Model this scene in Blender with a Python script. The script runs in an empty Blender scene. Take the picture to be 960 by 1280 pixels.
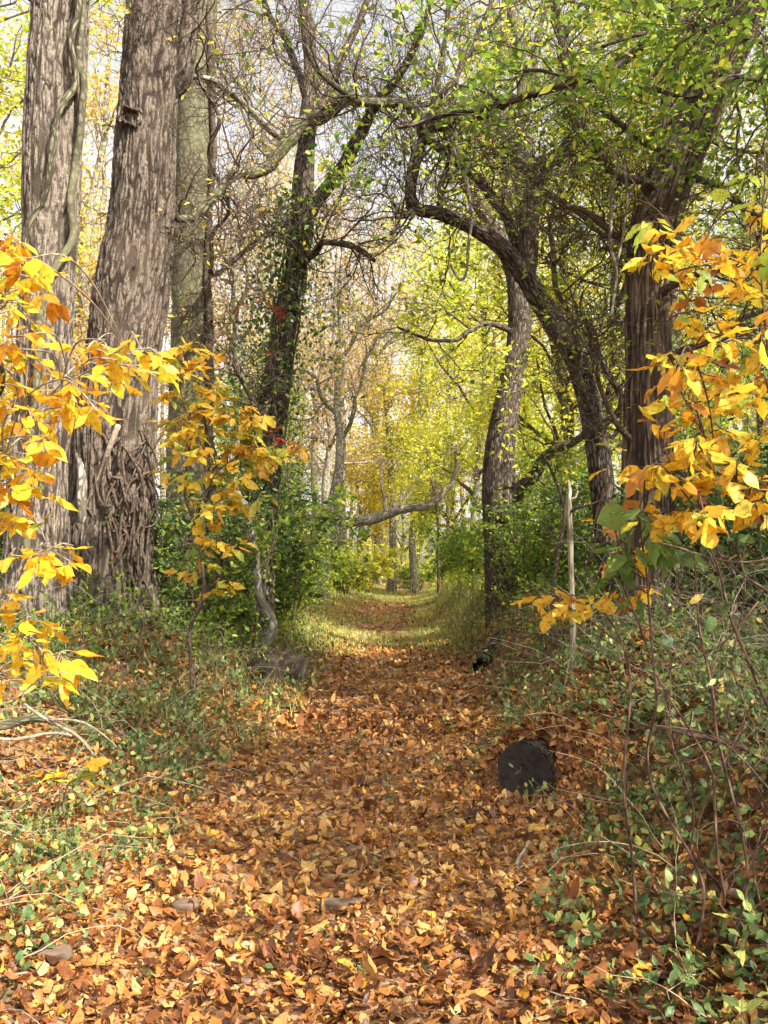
import bpy, math, random
import numpy as np
from mathutils import Vector

SC = bpy.context.scene
COL = SC.collection
F_PX, HORIZ, CAM_H = 1100.0, 700.0, 1.6
PITCH = math.atan((HORIZ - 640.0) / F_PX)

# ------------------------------------------------------------------ maths
def rng(s): return np.random.default_rng(s)
def nrm(v): return v / np.maximum(np.linalg.norm(v, axis=-1, keepdims=True), 1e-9)
def smooth(t):
    t = np.clip(t, 0, 1); return t * t * (3 - 2 * t)

def _hash(i, j, k):
    h = (i * 374761393 + j * 668265263 + k * 2147483647 + 1274126177) & 0xFFFFFFFF
    h = ((h ^ (h >> 13)) * 1274126177) & 0xFFFFFFFF
    h = ((h ^ (h >> 16)) * 2246822519) & 0xFFFFFFFF
    return ((h ^ (h >> 15)) & 0xFFFFFF) / float(0xFFFFFF)

def vnoise(p):
    p = np.asarray(p, float); b = np.floor(p).astype(np.int64); f = p - b; f = f * f * (3 - 2 * f)
    r = 0
    for dx in (0, 1):
        for dy in (0, 1):
            for dz in (0, 1):
                w = (f[..., 0] if dx else 1 - f[..., 0]) * (f[..., 1] if dy else 1 - f[..., 1]) * (f[..., 2] if dz else 1 - f[..., 2])
                r = r + w * _hash(b[..., 0] + dx, b[..., 1] + dy, b[..., 2] + dz)
    return r

# ------------------------------------------------------------------ terrain
def xc(y):
    return np.interp(y, [-10, 3, 7, 10, 16, 22, 30, 38, 50, 80], [-.35, -.2, 0.0, .2, .15, -.25, .15, .7, 1.6, 3.5])
def hw(y):
    return np.interp(y, [0, 4, 8, 12, 22, 40, 80], [1.15, 1.1, 1.1, 1.2, 1.5, 1.6, 1.8])

def height(x, y):
    x = np.asarray(x, float); y = np.asarray(y, float)
    d = x - xc(y); w = hw(y)
    hl = np.interp(y, [-10, 0, 4, 9, 16, 30, 60, 120], [.4, .4, .5, .85, .8, .55, .4, .4])
    hr = np.interp(y, [-10, 0, 6, 12, 18, 30, 60, 120], [.6, .65, .8, .95, .95, .7, .4, .4])
    sl = np.maximum(-d - w + .15, 0); sr = np.maximum(d - w + .15, 0)
    z = hl * smooth(sl / 2.1) + .05 * np.minimum(np.maximum(sl - 1.5, 0), 14)
    z = z + hr * smooth(sr / np.interp(y, [5, 11], [1.5, .95])) + .04 * np.minimum(np.maximum(sr - 1.5, 0), 14)
    z = z + .05 * np.minimum((d / np.maximum(w, .1)) ** 2, 1.0)
    z = z - .12 * np.exp(-((y - 20) / 5.0) ** 2) + .16 * np.clip(np.abs(d) / w, 0, 1) ** 2 * smooth((y - 14) / 5)
    # earth and litter heaped over the buried part of the sawn log on the right
    q = (x - 1.42) * .62 + (y - 6.5) * .78; pz = (x - 1.42) * .78 - (y - 6.5) * .62
    z = z + .40 * np.exp(-(np.maximum(np.abs(pz - .08), 0) / .42) ** 4) * smooth((q + .90) / .17) * np.exp(-(np.maximum(q, 0) / .9) ** 2)
    p = np.stack([x * .8, y * .8, np.zeros_like(x + y)], -1)
    off = smooth((sl + sr) / 1.5)
    z = z + (vnoise(p) - .5) * (.03 + .18 * off) + (vnoise(p * 3.3 + 7) - .5) * (.015 + .06 * off)
    far = smooth((y - 44) / 40)
    return z + far * 1.2

def hz(x, y): return float(height(np.array([float(x)]), np.array([float(y)]))[0])

_cp, _sp = math.cos(PITCH), math.sin(PITCH)
def at(px, py, Y):
    """a point of the place: where the line of sight through (px,py) meets the depth Y"""
    a = (px - 480) / F_PX; b = (640 - py) / F_PX
    dx, dy, dz = a, _cp - b * _sp, _sp + b * _cp
    t = Y / dy
    return np.array([dx * t, Y, CAM_H + dz * t])
def atx(px, Y): return (px - 480) / F_PX * Y * 1.0

# ------------------------------------------------------------------ mesh store
class MB:
    def __init__(self): self.V = []; self.F = []; self.R = []; self.T = []; self.n = 0
    def add(self, V, F, rnd=None, tc=None):
        V = np.asarray(V, float).reshape(-1, 3); n = len(V)
        if n == 0: return
        self.V.append(V); self.F.append(np.asarray(F, np.int64) + self.n)
        self.R.append(np.full(n, .5) if rnd is None else np.broadcast_to(rnd, (n,)).astype(float))
        self.T.append(V.copy() if tc is None else np.asarray(tc, float).reshape(-1, 3))
        self.n += n
    def build(self, name, mat, parent=None, smooth_=True, loc=None):
        me = bpy.data.meshes.new(name)
        V = np.concatenate(self.V)
        loops = np.concatenate([f.ravel() for f in self.F])
        cnt = np.concatenate([np.full(len(f), f.shape[1]) for f in self.F])
        st = np.concatenate([[0], np.cumsum(cnt)[:-1]])
        me.vertices.add(len(V)); me.vertices.foreach_set('co', V.astype(np.float32).ravel())
        me.loops.add(len(loops)); me.loops.foreach_set('vertex_index', loops.astype(np.int32))
        me.polygons.add(len(cnt)); me.polygons.foreach_set('loop_start', st.astype(np.int32))
        try: me.polygons.foreach_set('loop_total', cnt.astype(np.int32))
        except Exception: pass
        me.polygons.foreach_set('use_smooth', np.full(len(cnt), bool(smooth_)))
        a = me.attributes.new('rnd', 'FLOAT', 'POINT'); a.data.foreach_set('value', np.concatenate(self.R).astype(np.float32))
        a = me.attributes.new('tc', 'FLOAT_VECTOR', 'POINT'); a.data.foreach_set('vector', np.concatenate(self.T).astype(np.float32).ravel())
        me.update(calc_edges=True); me.validate()
        me.materials.append(mat)
        o = bpy.data.objects.new(name, me); COL.objects.link(o)
        if parent is not None:
            o.parent = parent
            o.matrix_parent_inverse = parent_inv(parent)
        if loc is not None: o.location = loc
        return o

def parent_inv(p):
    from mathutils import Matrix
    return (Matrix.Translation(p.location) @ p.rotation_euler.to_matrix().to_4x4()).inverted() if p.parent is None else Matrix.Identity(4)

def tag(o, label=None, cat=None, group=None, kind=None):
    if label: o['label'] = label
    if cat: o['category'] = cat
    if group: o['group'] = group
    if kind: o['kind'] = kind
    return o
def empty(name, loc, label, cat, group=None):
    o = bpy.data.objects.new(name, None); COL.objects.link(o); o.location = Vector([float(c) for c in loc])
    o.empty_display_size = .2
    return tag(o, label, cat, group)
def part_of(root, kind):
    return [c for c in bpy.data.objects if c.parent == root and c.name.startswith(kind)][0]

# ------------------------------------------------------------------ tubes
def resample(P, R, step):
    P = np.asarray(P, float); R = np.asarray(R, float)
    n0 = len(P); t0 = np.arange(n0)
    m = max(4, n0 * 12); tt = np.linspace(0, n0 - 1, m)
    def cr(A):
        A = A.reshape(n0, -1); out = np.zeros((m, A.shape[1]))
        i = np.clip(np.floor(tt).astype(int), 0, n0 - 2); f = (tt - i)[:, None]
        p0 = A[np.clip(i - 1, 0, n0 - 1)]; p1 = A[i]; p2 = A[i + 1]; p3 = A[np.clip(i + 2, 0, n0 - 1)]
        return .5 * (2 * p1 + (p2 - p0) * f + (2 * p0 - 5 * p1 + 4 * p2 - p3) * f ** 2 + (3 * p1 - p0 - 3 * p2 + p3) * f ** 3)
    Q = cr(P); S = cr(R)[:, 0]
    L = np.concatenate([[0], np.cumsum(np.linalg.norm(np.diff(Q, axis=0), axis=1))])
    k = max(3, int(L[-1] / step) + 1); s = np.linspace(0, L[-1], k)
    return np.stack([np.interp(s, L, Q[:, a]) for a in range(3)], 1), np.interp(s, L, S)

def frames(P):
    """parallel transport frames for tubes P (k,n,3)"""
    T = np.empty_like(P); T[:, 1:-1] = P[:, 2:] - P[:, :-2]; T[:, 0] = P[:, 1] - P[:, 0]; T[:, -1] = P[:, -1] - P[:, -2]
    T = nrm(T)
    ref = np.where(np.abs(T[:, 0, 1:2]) < .8, np.array([[0, 1., 0]]), np.array([[1., 0, 0]]))
    U = np.empty_like(P); u = nrm(np.cross(np.cross(T[:, 0], ref), T[:, 0])); U[:, 0] = u
    for i in range(1, P.shape[1]):
        u = nrm(u - T[:, i] * np.sum(u * T[:, i], -1, keepdims=True)); U[:, i] = u
    return T, U, np.cross(T, U)

def tubes(mb, P, R, sides, seed=0, rnd=None, cap=True, disp=None):
    P = np.asarray(P, float); R = np.asarray(R, float)
    if P.ndim == 2: P = P[None]; R = R[None]
    k, n, _ = P.shape
    if k == 0: return
    T, U, W = frames(P)
    a = np.arange(sides) * 2 * math.pi / sides
    ca, sa = np.cos(a), np.sin(a)
    D = U[:, :, None] * ca[None, None, :, None] + W[:, :, None] * sa[None, None, :, None]
    L = np.concatenate([np.zeros((k, 1)), np.cumsum(np.linalg.norm(np.diff(P, axis=1), axis=2), 1)], 1)
    r = rng(seed + 5); off = r.uniform(0, 40, (k, 1, 1, 3))
    RR = np.broadcast_to(R[:, :, None], (k, n, sides)).copy()
    tc = np.stack([RR * ca, RR * sa, np.broadcast_to(L[:, :, None], RR.shape)], -1) + off
    rv = np.full((k, n, sides), .5) if rnd is None else np.broadcast_to(rnd, (k, n, sides)).copy()
    if disp is not None:
        dd, rv = disp(tc, RR, L)
        RR = RR + dd
    V = P[:, :, None] + D * RR[..., None]
    idx = np.arange(k * n * sides).reshape(k, n, sides)
    nx = np.roll(idx, -1, 2)
    F = np.stack([idx[:, :-1], nx[:, :-1], nx[:, 1:], idx[:, 1:]], -1).reshape(-1, 4)
    base = mb.n
    mb.add(V, F, rv.ravel(), tc)
    if cap:
        e = idx[:, -1]; s = idx[:, 0][:, ::-1]
        for E in (e, s):
            mb.F.append(np.asarray(E, np.int64).reshape(k, sides) + base)

def grow(r, P0, D0, L, n, wob, up=0.0):
    k = len(P0); P = np.zeros((k, n, 3)); P[:, 0] = P0; D = nrm(np.asarray(D0, float)); st = (np.asarray(L) / (n - 1)).reshape(-1, 1)
    for i in range(1, n):
        P[:, i] = P[:, i - 1] + D * st
        D = nrm(D + r.normal(0, wob, (k, 3)) + np.array([0, 0, up]))
    return P

def offshoots(r, P, R, m, tmin=.2, tmax=1., ang=(35, 80)):
    """m starting points, directions, radii on each tube of P (k,n,3)"""
    k, n, _ = P.shape
    t = r.uniform(tmin, tmax, (k, m)) * (n - 1)
    i = np.clip(t.astype(int), 0, n - 2); f = (t - i)[..., None]
    kk = np.arange(k)[:, None]
    p = P[kk, i] * (1 - f) + P[kk, i + 1] * f
    d = nrm(P[kk, i + 1] - P[kk, i]); rad = R[kk, i] * (1 - f[..., 0]) + R[kk, i + 1] * f[..., 0]
    q = r.normal(size=d.shape); q = nrm(q - d * np.sum(q * d, -1, keepdims=True))
    a = np.radians(r.uniform(ang[0], ang[1], (k, m)))[..., None]
    return p.reshape(-1, 3), (d * np.cos(a) + q * np.sin(a)).reshape(-1, 3), rad.ravel(), t.ravel() / (n - 1)

# ------------------------------------------------------------------ leaves
def tmpl_simple():      # folded rhombus, 2 triangles each side of the midrib
    V = np.array([[0, 0, 0], [.45, .27, .06], [1, 0, 0], [.45, -.27, .06]])
    return V, np.array([[0, 3, 2], [0, 2, 1]])
def tmpl_strip(prof, fold=.12):
    """leaf outline from a (u, halfwidth) profile: midrib and two margins"""
    n = len(prof); V = []
    for u, w in prof: V += [[u, 0, 0], [u, w, w * fold * 2], [u, -w, w * fold * 2]]
    F = []
    for i in range(n - 1):
        a = 3 * i; b = a + 3
        F += [[a, b, b + 1, a + 1], [a, a + 2, b + 2, b]]
    return np.array(V, float), np.array(F)
OVATE = [(0, .012), (.10, .014), (.17, .07), (.27, .155), (.38, .205), (.5, .225), (.62, .205), (.74, .15), (.84, .085), (.92, .035), (1, .004)]
OVATE_S = [(0, .012), (.14, .02), (.3, .21), (.55, .25), (.8, .14), (1, .005)]
BROAD = [(0, .012), (.12, .02), (.17, .2), (.32, .36), (.5, .38), (.7, .29), (.88, .13), (1, .005)]
ELLIP = [(0, .01), (.12, .04), (.26, .12), (.42, .17), (.56, .18), (.70, .15), (.83, .085), (.93, .03), (1, .004)]
def tmpl_poly(half, lobeshift=0):
    """lobed leaf: fan of quads between the midrib and an uneven margin (left, right)"""
    left, right = half; V = []; F = []
    n = len(left)
    for i in range(n):
        (ul, wl), (ur, wr) = left[i], right[i]; um = i / (n - 1)
        V += [[.05 + .95 * um, 0, 0], [ul, wl, abs(wl) * .22], [ur, -wr, abs(wr) * .22]]
    for i in range(n - 1):
        a = 3 * i; b = a + 3
        F += [[a, b, b + 1, a + 1], [a, a + 2, b + 2, b]]
    return np.array(V, float), np.array(F)
_lobe = [(0, .012), (.14, .05), (.26, .17), (.50, .36), (.66, .42), (.60, .30), (.50, .13), (.60, .17), (.78, .19), (.92, .10), (1, .004)]
_plain = [(0, .012), (.12, .04), (.24, .14), (.34, .20), (.44, .23), (.54, .25), (.62, .25), (.70, .22), (.80, .17), (.92, .09), (1, .004)]
_maple = [(0, .012), (.05, .15), (-.05, .36), (.18, .30), (.28, .46), (.50, .55), (.46, .34), (.44, .16), (.66, .27), (.82, .13), (1, .004)]
T_SIMPLE = tmpl_simple(); T_OV = tmpl_strip(OVATE); T_OVS = tmpl_strip(OVATE_S); T_BROAD = tmpl_strip(BROAD); T_ELL = tmpl_strip(ELLIP, .08)
T_MIT = tmpl_poly((_lobe, _plain)); T_MIT2 = tmpl_poly((_plain, _lobe)); T_TRI = tmpl_poly((_lobe, _lobe)); T_MAPLE = tmpl_poly((_maple, _maple))

def leaves(mb, pos, d, nn, size, T, r, curl=.25, rnd=None, widthvar=.25, twist=.3):
    pos = np.asarray(pos, float); k = len(pos)
    if k == 0: return
    d = nrm(d); s = nrm(np.cross(nn, d)); w = np.cross(d, s)
    V, F = T; u, v, z = V[:, 0], V[:, 1], V[:, 2]
    c = r.normal(0, curl, k)[:, None]; tw = r.normal(0, twist, k)[:, None]
    wv = (1 + r.normal(0, widthvar, k)).clip(.5, 1.6)[:, None]
    fold = r.uniform(-.3, 1.9, k)[:, None]
    uu = u[None] * np.ones((k, 1)); vv = v[None] * wv
    zz = z[None] * fold + c * (u ** 2)[None] + tw * (u * v)[None] * 2 + r.normal(0, .035, (k, len(u))) * (np.abs(v)[None] * 4)
    sz = np.asarray(size).reshape(-1, 1, 1) if np.ndim(size) else size
    P = pos[:, None] + sz * (uu[..., None] * d[:, None] + vv[..., None] * s[:, None] + zz[..., None] * w[:, None])
    rv = r.uniform(0, 1, k) if rnd is None else np.asarray(rnd)
    FF = (F[None] + (np.arange(k) * len(u))[:, None, None]).reshape(-1, F.shape[1])
    tc = np.stack([np.broadcast_to(u, (k, len(u))), np.broadcast_to(v, (k, len(u))), np.repeat(rv[:, None] * 37, len(u), 1)], -1)
    mb.add(P.reshape(-1, 3), FF, np.repeat(rv, len(u)), tc)

# ------------------------------------------------------------------ materials
def newmat(name):
    m = bpy.data.materials.new(name); m.use_nodes = True; nt = m.node_tree; nt.nodes.clear()
    return m, nt, nt.nodes, nt.links
def ramp(N, cols, interp='LINEAR'):
    n = N.new('ShaderNodeValToRGB'); e = n.color_ramp.elements; n.color_ramp.interpolation = interp
    while len(e) < len(cols): e.new(.5)
    for i, c in enumerate(cols):
        if len(c) == 4: p, c = c[0], c[1:]
        else: p = i / max(1, len(cols) - 1)
        e[i].position = p; e[i].color = (*c, 1)
    return n
def attr(N, a):
    n = N.new('ShaderNodeAttribute'); n.attribute_name = a; return n

def leaf_mat(name, cols, trans=.4, rough=.5, tmul=1.25, detail=True, objvar=.0, spec=.35):
    m, nt, N, L = newmat(name)
    out = N.new('ShaderNodeOutputMaterial'); b = N.new('ShaderNodeBsdfPrincipled'); t = N.new('ShaderNodeBsdfTranslucent'); mx = N.new('ShaderNodeMixShader')
    a = attr(N, 'rnd'); rp = ramp(N, cols); L.new(a.outputs['Fac'], rp.inputs[0]); col = rp.outputs[0]
    if detail:
        tc = attr(N, 'tc'); no = N.new('ShaderNodeTexNoise'); no.inputs['Scale'].default_value = 5; no.inputs['Detail'].default_value = 4
        L.new(tc.outputs['Vector'], no.inputs['Vector'])
        r2 = ramp(N, [(.3, .55, .5, .45), (.5, 1, 1, 1), (.75, 1.0, 1.0, 1.0)]); L.new(no.outputs['Fac'], r2.inputs[0])
        mm = N.new('ShaderNodeMix'); mm.data_type = 'RGBA'; mm.blend_type = 'MULTIPLY'; mm.inputs[0].default_value = .7
        L.new(col, mm.inputs[6]); L.new(r2.outputs[0], mm.inputs[7]); col = mm.outputs[2]
        # veins: a midrib and slanting side veins drawn from the leaf's own coordinates
        sp = N.new('ShaderNodeSeparateXYZ'); L.new(tc.outputs['Vector'], sp.inputs[0])
        ab = N.new('ShaderNodeMath'); ab.operation = 'ABSOLUTE'; L.new(sp.outputs[1], ab.inputs[0])
        cmp_ = N.new('ShaderNodeMath'); cmp_.operation = 'LESS_THAN'; L.new(ab.outputs[0], cmp_.inputs[0]); cmp_.inputs[1].default_value = .012
        ma = N.new('ShaderNodeMath'); ma.operation = 'MULTIPLY_ADD'; L.new(ab.outputs[0], ma.inputs[0]); ma.inputs[1].default_value = -.9; L.new(sp.outputs[0], ma.inputs[2])
        mu = N.new('ShaderNodeMath'); mu.operation = 'MULTIPLY'; L.new(ma.outputs[0], mu.inputs[0]); mu.inputs[1].default_value = 8
        fr = N.new('ShaderNodeMath'); fr.operation = 'FRACT'; L.new(mu.outputs[0], fr.inputs[0])
        c2 = N.new('ShaderNodeMath'); c2.operation = 'LESS_THAN'; L.new(fr.outputs[0], c2.inputs[0]); c2.inputs[1].default_value = .09
        mxm = N.new('ShaderNodeMath'); mxm.operation = 'MAXIMUM'; L.new(cmp_.outputs[0], mxm.inputs[0]); L.new(c2.outputs[0], mxm.inputs[1])
        m4 = N.new('ShaderNodeMix'); m4.data_type = 'RGBA'; m4.blend_type = 'MULTIPLY'
        f3 = N.new('ShaderNodeMath'); f3.operation = 'MULTIPLY'; L.new(mxm.outputs[0], f3.inputs[0]); f3.inputs[1].default_value = .35
        L.new(f3.outputs[0], m4.inputs[0]); L.new(col, m4.inputs[6]); m4.inputs[7].default_value = (.5, .42, .3, 1); col = m4.outputs[2]
        bp = N.new('ShaderNodeBump'); bp.inputs['Strength'].default_value = .35; bp.inputs['Distance'].default_value = .004
        L.new(no.outputs['Fac'], bp.inputs['Height']); L.new(bp.outputs[0], b.inputs['Normal'])
    if detail:
        n9 = N.new('ShaderNodeTexNoise'); n9.inputs['Scale'].default_value = 7; n9.inputs['Detail'].default_value = 3; L.new(tc.outputs['Vector'], n9.inputs['Vector'])
        ed_ = N.new('ShaderNodeMath'); ed_.operation = 'MULTIPLY_ADD'; L.new(ab.outputs[0], ed_.inputs[0]); ed_.inputs[1].default_value = .45; L.new(n9.outputs['Fac'], ed_.inputs[2])
        r9 = ramp(N, [(.60, 0, 0, 0), (.70, .75, .75, .75)]); L.new(ed_.outputs[0], r9.inputs[0])
        m9 = N.new('ShaderNodeMix'); m9.data_type = 'RGBA'; L.new(r9.outputs[0], m9.inputs[0]); L.new(col, m9.inputs[6]); m9.inputs[7].default_value = (.26, .12, .035, 1) if 'green' not in name and 'cover' not in name else (.22, .24, .06, 1); col = m9.outputs[2]
    if objvar:
        oi = N.new('ShaderNodeObjectInfo'); hs = N.new('ShaderNodeHueSaturation')
        mr = N.new('ShaderNodeMapRange'); L.new(oi.outputs['Random'], mr.inputs[0]); mr.inputs[3].default_value = .5 - objvar; mr.inputs[4].default_value = .5 + objvar
        L.new(mr.outputs[0], hs.inputs['Hue']); L.new(col, hs.inputs['Color']); col = hs.outputs[0]
    L.new(col, b.inputs['Base Color']); b.inputs['Roughness'].default_value = rough; b.inputs['Specular IOR Level'].default_value = spec
    g = N.new('ShaderNodeVectorMath'); g.operation = 'SCALE'; L.new(col, g.inputs[0]); g.inputs['Scale'].default_value = tmul
    L.new(g.outputs[0], t.inputs['Color'])
    mx.inputs[0].default_value = trans
    L.new(b.outputs[0], mx.inputs[1]); L.new(t.outputs[0], mx.inputs[2]); L.new(mx.outputs[0], out.inputs[0])
    return m

def bark_mat(name, dark, mid, light, sc=9, zs=.16, bump=.02, moss=None, furrow=False, ringy=False):
    m, nt, N, L = newmat(name)
    out = N.new('ShaderNodeOutputMaterial'); b = N.new('ShaderNodeBsdfPrincipled'); L.new(b.outputs[0], out.inputs[0])
    b.inputs['Roughness'].default_value = .88; b.inputs['Specular IOR Level'].default_value = .2
    tc = attr(N, 'tc'); mp = N.new('ShaderNodeMapping'); mp.inputs['Scale'].default_value = (sc, sc, sc * zs); L.new(tc.outputs['Vector'], mp.inputs[0])
    n1 = N.new('ShaderNodeTexNoise'); n1.inputs['Scale'].default_value = 1.6; n1.inputs['Detail'].default_value = 7; n1.inputs['Roughness'].default_value = .62; n1.inputs['Distortion'].default_value = .1
    L.new(mp.outputs[0], n1.inputs['Vector'])
    vo = N.new('ShaderNodeTexVoronoi'); vo.feature = 'DISTANCE_TO_EDGE'; vo.inputs['Scale'].default_value = 1.9
    ad = N.new('ShaderNodeVectorMath'); ad.operation = 'MULTIPLY_ADD'; L.new(n1.outputs['Color'], ad.inputs[0]); ad.inputs[1].default_value = (.7, .7, .7); L.new(mp.outputs[0], ad.inputs[2])
    L.new(ad.outputs[0], vo.inputs['Vector'])
    cl = N.new('ShaderNodeMapRange'); L.new(vo.outputs['Distance'], cl.inputs[0]); cl.inputs[2].default_value = .22
    mu = N.new('ShaderNodeMath'); mu.operation = 'MULTIPLY'; L.new(cl.outputs[0], mu.inputs[0]); L.new(n1.outputs['Fac'], mu.inputs[1])
    rp = ramp(N, [(.0, *dark), (.22, *dark), (.42, *mid), (.68, *light)]); L.new((mu if not furrow else n1).outputs[0], rp.inputs[0]); col = rp.outputs[0]
    if furrow:
        fa = attr(N, 'rnd'); m5 = N.new('ShaderNodeMix'); m5.data_type = 'RGBA'; fr_ = ramp(N, [(.18, 0, 0, 0), (.62, 1, 1, 1)]); L.new(fa.outputs['Fac'], fr_.inputs[0]); L.new(fr_.outputs[0], m5.inputs[0]); m5.inputs[6].default_value = (*dark, 1); L.new(col, m5.inputs[7]); col = m5.outputs[2]
    # broad patches: lichen and weathering
    n3 = N.new('ShaderNodeTexNoise'); n3.inputs['Scale'].default_value = 2.4; n3.inputs['Detail'].default_value = 5; L.new(tc.outputs['Vector'], n3.inputs['Vector'])
    r3 = ramp(N, [(.42, 0, 0, 0), (.62, 1, 1, 1)]); L.new(n3.outputs['Fac'], r3.inputs[0])
    m6 = N.new('ShaderNodeMix'); m6.data_type = 'RGBA'; f = N.new('ShaderNodeMath'); f.operation = 'MULTIPLY'; L.new(r3.outputs[0], f.inputs[0]); f.inputs[1].default_value = .35
    L.new(f.outputs[0], m6.inputs[0]); L.new(col, m6.inputs[6]); m6.inputs[7].default_value = (*(moss or tuple(c * 1.1 for c in mid)), 1); col = m6.outputs[2]
    L.new(col, b.inputs['Base Color'])
    bp = N.new('ShaderNodeBump'); bp.inputs['Strength'].default_value = 1; bp.inputs['Distance'].default_value = bump
    L.new(mu.outputs[0], bp.inputs['Height']); L.new(bp.outputs[0], b.inputs['Normal'])
    return m

def ground_mat(name, cols, sc=14):
    m, nt, N, L = newmat(name)
    out = N.new('ShaderNodeOutputMaterial'); b = N.new('ShaderNodeBsdfPrincipled'); L.new(b.outputs[0], out.inputs[0]); b.inputs['Roughness'].default_value = .9
    tc = N.new('ShaderNodeTexCoord')
    vo = N.new('ShaderNodeTexVoronoi'); vo.inputs['Scale'].default_value = sc; vo.inputs['Randomness'].default_value = 1
    no = N.new('ShaderNodeTexNoise'); no.inputs['Scale'].default_value = 6; no.inputs['Detail'].default_value = 6
    ad = N.new('ShaderNodeVectorMath'); ad.operation = 'MULTIPLY_ADD'; L.new(no.outputs['Color'], ad.inputs[0]); ad.inputs[1].default_value = (.12, .12, .12); L.new(tc.outputs['Object'], ad.inputs[2])
    L.new(tc.outputs['Object'], no.inputs['Vector']); L.new(ad.outputs[0], vo.inputs['Vector'])
    sp = N.new('ShaderNodeSeparateColor'); L.new(vo.outputs['Color'], sp.inputs[0])
    rp = ramp(N, cols); L.new(sp.outputs[0], rp.inputs[0])
    n2 = N.new('ShaderNodeTexNoise'); n2.inputs['Scale'].default_value = 1.3; n2.inputs['Detail'].default_value = 8; L.new(tc.outputs['Object'], n2.inputs['Vector'])
    mm = N.new('ShaderNodeMix'); mm.data_type = 'RGBA'; r2 = ramp(N, [(.4, 0, 0, 0), (.65, .6, .6, .6)]); L.new(n2.outputs['Fac'], r2.inputs[0]); L.new(r2.outputs[0], mm.inputs[0])
    L.new(rp.outputs[0], mm.inputs[6]); mm.inputs[7].default_value = (.07, .045, .028, 1)
    L.new(mm.outputs[2], b.inputs['Base Color'])
    bp = N.new('ShaderNodeBump'); bp.inputs['Distance'].default_value = .02; bp.inputs['Strength'].default_value = .8; L.new(vo.outputs['Distance'], bp.inputs['Height']); L.new(bp.outputs[0], b.inputs['Normal'])
    return m

def plain_mat(name, col, rough=.8, var=.3, sc=30):
    m, nt, N, L = newmat(name)
    out = N.new('ShaderNodeOutputMaterial'); b = N.new('ShaderNodeBsdfPrincipled'); L.new(b.outputs[0], out.inputs[0]); b.inputs['Roughness'].default_value = rough
    tc = attr(N, 'tc'); no = N.new('ShaderNodeTexNoise'); no.inputs['Scale'].default_value = sc; no.inputs['Detail'].default_value = 6; L.new(tc.outputs['Vector'], no.inputs['Vector'])
    rp = ramp(N, [(.3, *[c * (1 - var) for c in col]), (.7, *[min(1, c * (1 + var)) for c in col])]); L.new(no.outputs['Fac'], rp.inputs[0]); L.new(rp.outputs[0], b.inputs['Base Color'])
    bp = N.new('ShaderNodeBump'); bp.inputs['Distance'].default_value = .006; L.new(no.outputs['Fac'], bp.inputs['Height']); L.new(bp.outputs[0], b.inputs['Normal'])
    return m

M = {}
M['bark_grey'] = bark_mat('furrowed_bark', (.05, .036, .026), (.20, .16, .122), (.38, .32, .26), 34, .3, .012, furrow=True)
M['bark_brown'] = bark_mat('brown_furrowed_bark', (.038, .026, .019), (.155, .118, .088), (.31, .255, .205), 34, .3, .012, furrow=True)
M['bark_smooth'] = bark_mat('smooth_olive_bark', (.07, .062, .04), (.13, .115, .07), (.20, .175, .115), 8, .7, .004, moss=(.2, .2, .1))
M['bark_cedar'] = bark_mat('shaggy_cedar_bark', (.04, .026, .018), (.19, .13, .09), (.34, .26, .19), 22, .07, .012, furrow=True)
M['bark_dark'] = bark_mat('dark_ridged_bark', (.025, .018, .013), (.11, .083, .062), (.25, .20, .155), 16, .2, .012)
M['bark_mossy'] = bark_mat('olive_grey_bark', (.05, .042, .028), (.15, .13, .085), (.28, .25, .17), 14, .25, .008, moss=(.13, .14, .06))
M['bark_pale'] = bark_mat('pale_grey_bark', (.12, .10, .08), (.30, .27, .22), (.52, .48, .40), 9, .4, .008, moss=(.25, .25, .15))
M['bark_dead'] = bark_mat('bleached_dead_wood', (.16, .125, .085), (.36, .30, .215), (.54, .47, .35), 14, .12, .006)
M['twig'] = bark_mat('twig_bark', (.05, .035, .025), (.12, .085, .06), (.24, .185, .135), 30, .3, .001)
M['twig_pale'] = bark_mat('pale_twig_bark', (.18, .14, .10), (.32, .26, .19), (.48, .40, .31), 30, .3, .001)
M['cane'] = bark_mat('reddish_cane_bark', (.06, .035, .026), (.14, .08, .055), (.26, .17, .12), 30, .2, .001)
M['bark_log'] = bark_mat('dark_log_bark', (.03, .022, .016), (.06, .045, .033), (.10, .078, .058), 30, .3, .010)
M['bark_log2'] = bark_mat('brown_log_bark', (.035, .025, .018), (.09, .065, .045), (.16, .12, .085), 28, .3, .010)
M['log_end'] = plain_mat('dark_cut_wood', (.026, .018, .013), .9, .6, 22)
M['stump_end'] = plain_mat('weathered_cut_wood', (.15, .105, .068), .9, .35, 40)
M['stone'] = plain_mat('brown_stone', (.13, .085, .055), .85, .35, 18)
M['paint'] = plain_mat('faded_blue_paint', (.03, .16, .26), .8, .3, 60)
M['grass'] = leaf_mat('grass_blades', [(.18, .26, .05), (.42, .48, .11), (.68, .62, .26)], .35, .5, 1.2, False)  # blades lightened: the sun patch on the path is put into their colour
M['dry'] = plain_mat('dry_stems', (.34, .27, .18), .8, .35, 40)
LIT = [(0, .07, .028, .014), (.16, .13, .045, .018), (.34, .27, .095, .028), (.50, .40, .16, .04), (.64, .50, .215, .05), (.76, .53, .28, .085), (.84, .60, .39, .17), (.89, .64, .33, .04), (.94, .72, .41, .05), (1, .27, .05, .025)]
M['litter'] = leaf_mat('fallen_leaves', LIT, .22, .45, 1.1, True, spec=.4)
M['litter_far'] = leaf_mat('fallen_leaves_far', LIT, .22, .55, 1.1, False)
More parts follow.
